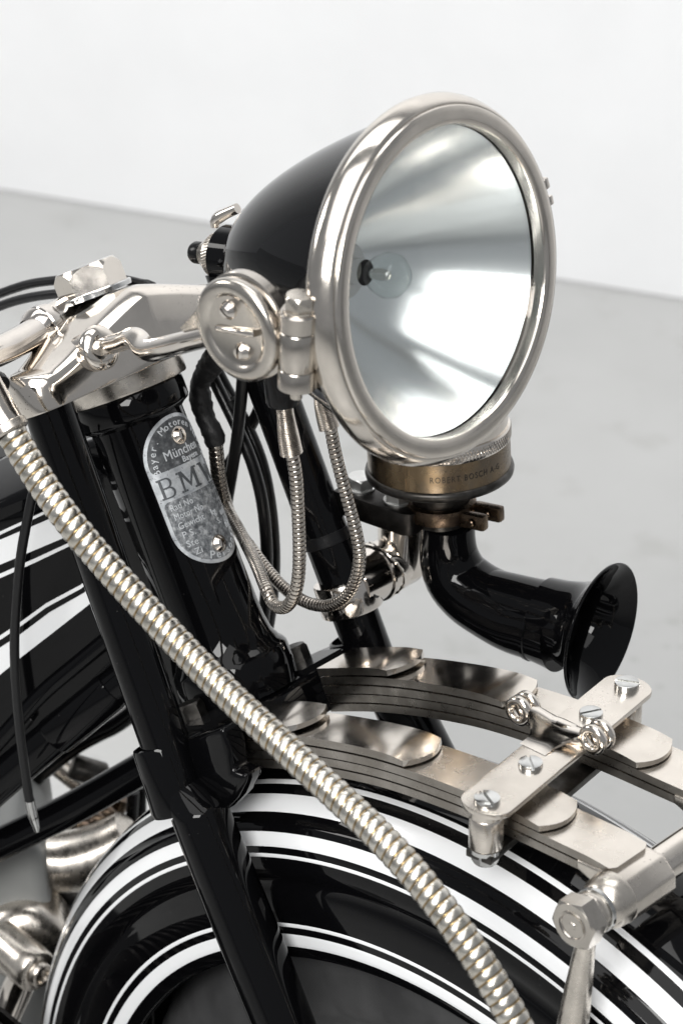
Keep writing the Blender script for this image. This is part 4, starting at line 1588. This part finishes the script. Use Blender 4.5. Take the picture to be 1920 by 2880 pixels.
FT = [
    ("main frame tube below the tank", [(-0.0747,0.0094,0.7035),(-0.0885,-0.0043,0.6876),(-0.1042,-0.0201,0.6687),(-0.1248,-0.0407,0.6423),(-0.1418,-0.0577,0.6200),(-0.1649,-0.0807,0.5884),(-0.1843,-0.1002,0.5609)], .0165),
    ("lower black frame tube crossing in front of the engine", [(-0.0798,0.0609,0.6080),(-0.1004,0.0403,0.5931),(-0.1118,0.0289,0.5818),(-0.1482,-0.0075,0.5488),(-0.1868,-0.0460,0.5180),(-0.2161,-0.0754,0.4931)], .0125),
    ("thin black tube beside the main frame tube", [(-0.0882,-0.0182,0.7248),(-0.1011,-0.0311,0.7082),(-0.1214,-0.0514,0.6817),(-0.1405,-0.0705,0.6494),(-0.1559,-0.0859,0.6226)], .0060),
    ("far side black frame tube", [(-0.2005,0.1240,0.5646),(-0.2188,0.1058,0.5422),(-0.2288,0.0957,0.5342),(-0.2451,0.0795,0.5198),(-0.2657,0.0588,0.4937),(-0.2865,0.0381,0.4707)], .0085),
]
for lab, path, r in FT:
    bm = bmesh.new()
    tube(bm, path, r, .008, 28)
    fo_ = link("frame_tube", bm, BLACK, bike, 60, lab)
    if r == .0165:
        bm = bmesh.new()
        lc, ld_ = V(path[3]), (V(path[3]) - V(path[2])).normalized()
        lathe(bm, [(-.06, .0172), (-.055, .0182), (-.002, .0184), (0, .0176), (0, .0165)], lc, ld_, 32)
        link("tube_lug", bm, BLACK, fo_)
# engine and pipes glimpsed under the frame
bm = bmesh.new()
tpoly(bm, [(-0.2410,-0.0438,0.4894),(-0.2115,-0.0142,0.5082),(-0.1952,0.0021,0.4812),(-0.1936,0.0036,0.4411),(-0.1891,0.0082,0.4002),(-0.1855,0.0118,0.3586),(-0.1857,0.0116,0.2879),(-0.2496,-0.0524,0.2904)], -.09, .12, .012, 4)
eng = link("engine_casing", bm, GREYP, bike, 40, "matt grey engine casing at the lower left")
bm = bmesh.new()
ec = V((-0.1964,-0.0203,0.4024))
lathe(bm, [(-.04, .034), (-.012, .0355), (-.004, .0340), (.002, .029), (.006, .020), (.007, 0)], ec, TN, 48)
link("round_cover", bm, NICKD, eng, 60)
bm = bmesh.new()
hc = V((-0.1551,-0.0427,0.4130))
ha_ = (TN * .78 + TX * .62 + V((0, 0, -.06))).normalized()
lathe(bm, [(-.050, 0), (-.050, .0165), (-.012, .0180), (-.002, .0172), (.0005, .0150), (.0005, .0105), (.0045, .0098), (.0060, .0088), (.0060, .0060), (.0035, .0052), (.0035, 0)], hc, ha_, 44)
lh = link("lever_hub", bm, NICKD, bike, 50, "round nickel lever hub at the lower left corner")
bm = bmesh.new()
tube(bm, [(-0.1710,-0.0444,0.4027),(-0.1749,-0.0484,0.3892),(-0.1794,-0.0528,0.3723),(-0.1857,-0.0591,0.3502)], [.0118, .0122, .0115, .0115], .005, 28)
link("lever_arm", bm, NICK, lh)
bm = bmesh.new()
tube(bm, [(-0.2261,0.0277,0.4465),(-0.2164,0.0375,0.4445),(-0.2045,0.0494,0.4465),(-0.1904,0.0634,0.4548),(-0.1763,0.0775,0.4685)], [.023, .024, .025, .024, .021], .006, 32)
pipe = link("inlet_pipe", bm, NICKD, bike, 60, "broad nickel pipe behind the mudguard at the lower left")
bm = bmesh.new()
tube(bm, [(-0.2305,0.0375,0.4189),(-0.2208,0.0472,0.4116),(-0.2071,0.0609,0.4042),(-0.1932,0.0748,0.4003)], [.015, .015, .015, .015], .006, 24)
link("pipe_elbow", bm, DSTEEL, pipe)
for lab, path, rr, mm in (
    ("nickel rod seen through the frame", [(-0.2765,0.0763,0.4973),(-0.2679,0.0849,0.4851),(-0.2583,0.0945,0.4712),(-0.2496,0.1033,0.4589)], .0065, NICKD),
    ("pale control rod seen through the frame", [(-0.2857,0.0954,0.4874),(-0.2731,0.1080,0.4699),(-0.2643,0.1168,0.4576),(-0.2545,0.1267,0.4452)], .0045, NICK),
    ("dark rod behind the mudguard", [(-0.1966,0.0997,0.4900),(-0.1977,0.0986,0.4682),(-0.1991,0.0972,0.4444)], .0050, BLACK),
    ("second dark rod behind the mudguard", [(-0.1993,0.1111,0.4883),(-0.2003,0.1101,0.4612),(-0.2012,0.1092,0.4407)], .0045, BLACK),
    ("tarnished rod behind the mudguard", [(-0.2176,0.1070,0.4718),(-0.2230,0.1016,0.4549),(-0.2335,0.0911,0.4381),(-0.2481,0.0765,0.4213)], .0075, BRONZE),
):
    bm = bmesh.new()
    tube(bm, path, rr, .006, 18)
    link("control_rod", bm, mm, bike, 60, lab)
bm = bmesh.new()
ko = V((-0.2335,0.0911,0.4953))
lathe(bm, [(-.018, 0), (-.018, .009), (-.016, .0105), (.008, .0105), (.010, .009), (.010, .0075), (.018, .0065), (.018, 0)], ko, (TX * .9 + V((0, 0, -.35))).normalized(), 28)
link("knurled_knob", bm, DSTEEL, bike, 40, "dark knurled knob seen through the frame")
bm = bmesh.new()
for i, (p, rr) in enumerate((((-0.2168,0.0653,0.4606), .011), ((-0.2097,0.0724,0.4662), .009), ((-0.2121,0.0842,0.4652), .010), ((-0.2220,0.0601,0.4506), .012))):
    lathe(bm, [(-rr, 0), (-rr * .7, rr * .75), (0, rr), (rr * .7, rr * .75), (rr, 0)], p, (TX + V((0, 0, .5 * (-1) ** i))).normalized(), 20)
link("carburettor_body", bm, BRONZE, bike, 60, "blurred tarnished fittings behind the mudguard")

# right hand cylinder and foot board, unseen, added to darken what the mudguard mirrors
bm = bmesh.new()
prof = [(-.02, 0), (-.02, .060)]
for k in range(13):
    q = k * .0105
    prof += [(q, .060), (q, .088), (q + .0035, .088), (q + .0035, .060)]
prof += [(.150, .060), (.150, 0)]
lathe(bm, prof, (-.10, -.13, .375), (0, -1, 0), 48)
cyl_ = link("added_cylinder", bm, CLAMPB, bike, 40, "dark finned engine cylinder, unseen, added to darken the mudguard reflection")
bm = bmesh.new()
lathe(bm, [(.146, 0), (.146, .066), (.165, .074), (.195, .074), (.215, .066), (.226, .045), (.228, 0)], (-.10, -.13, .375), (0, -1, 0), 48)
link("added_cylinder_cover", bm, ALU, cyl_)
bm = bmesh.new()
prism(bm, [(-.62, -.36), (-.02, -.36), (.01, -.33), (.01, -.13), (-.62, -.13)], (0, 0, .235), (1, 0, 0), (0, 1, 0), (0, 0, 1), .018, .006)  # dark board added out of view, hides pale floor from the mudguard's reflection
link("added_footboard", bm, RUB, bike, 40, "black rubber covered foot board, unseen, added to darken the mudguard reflection")
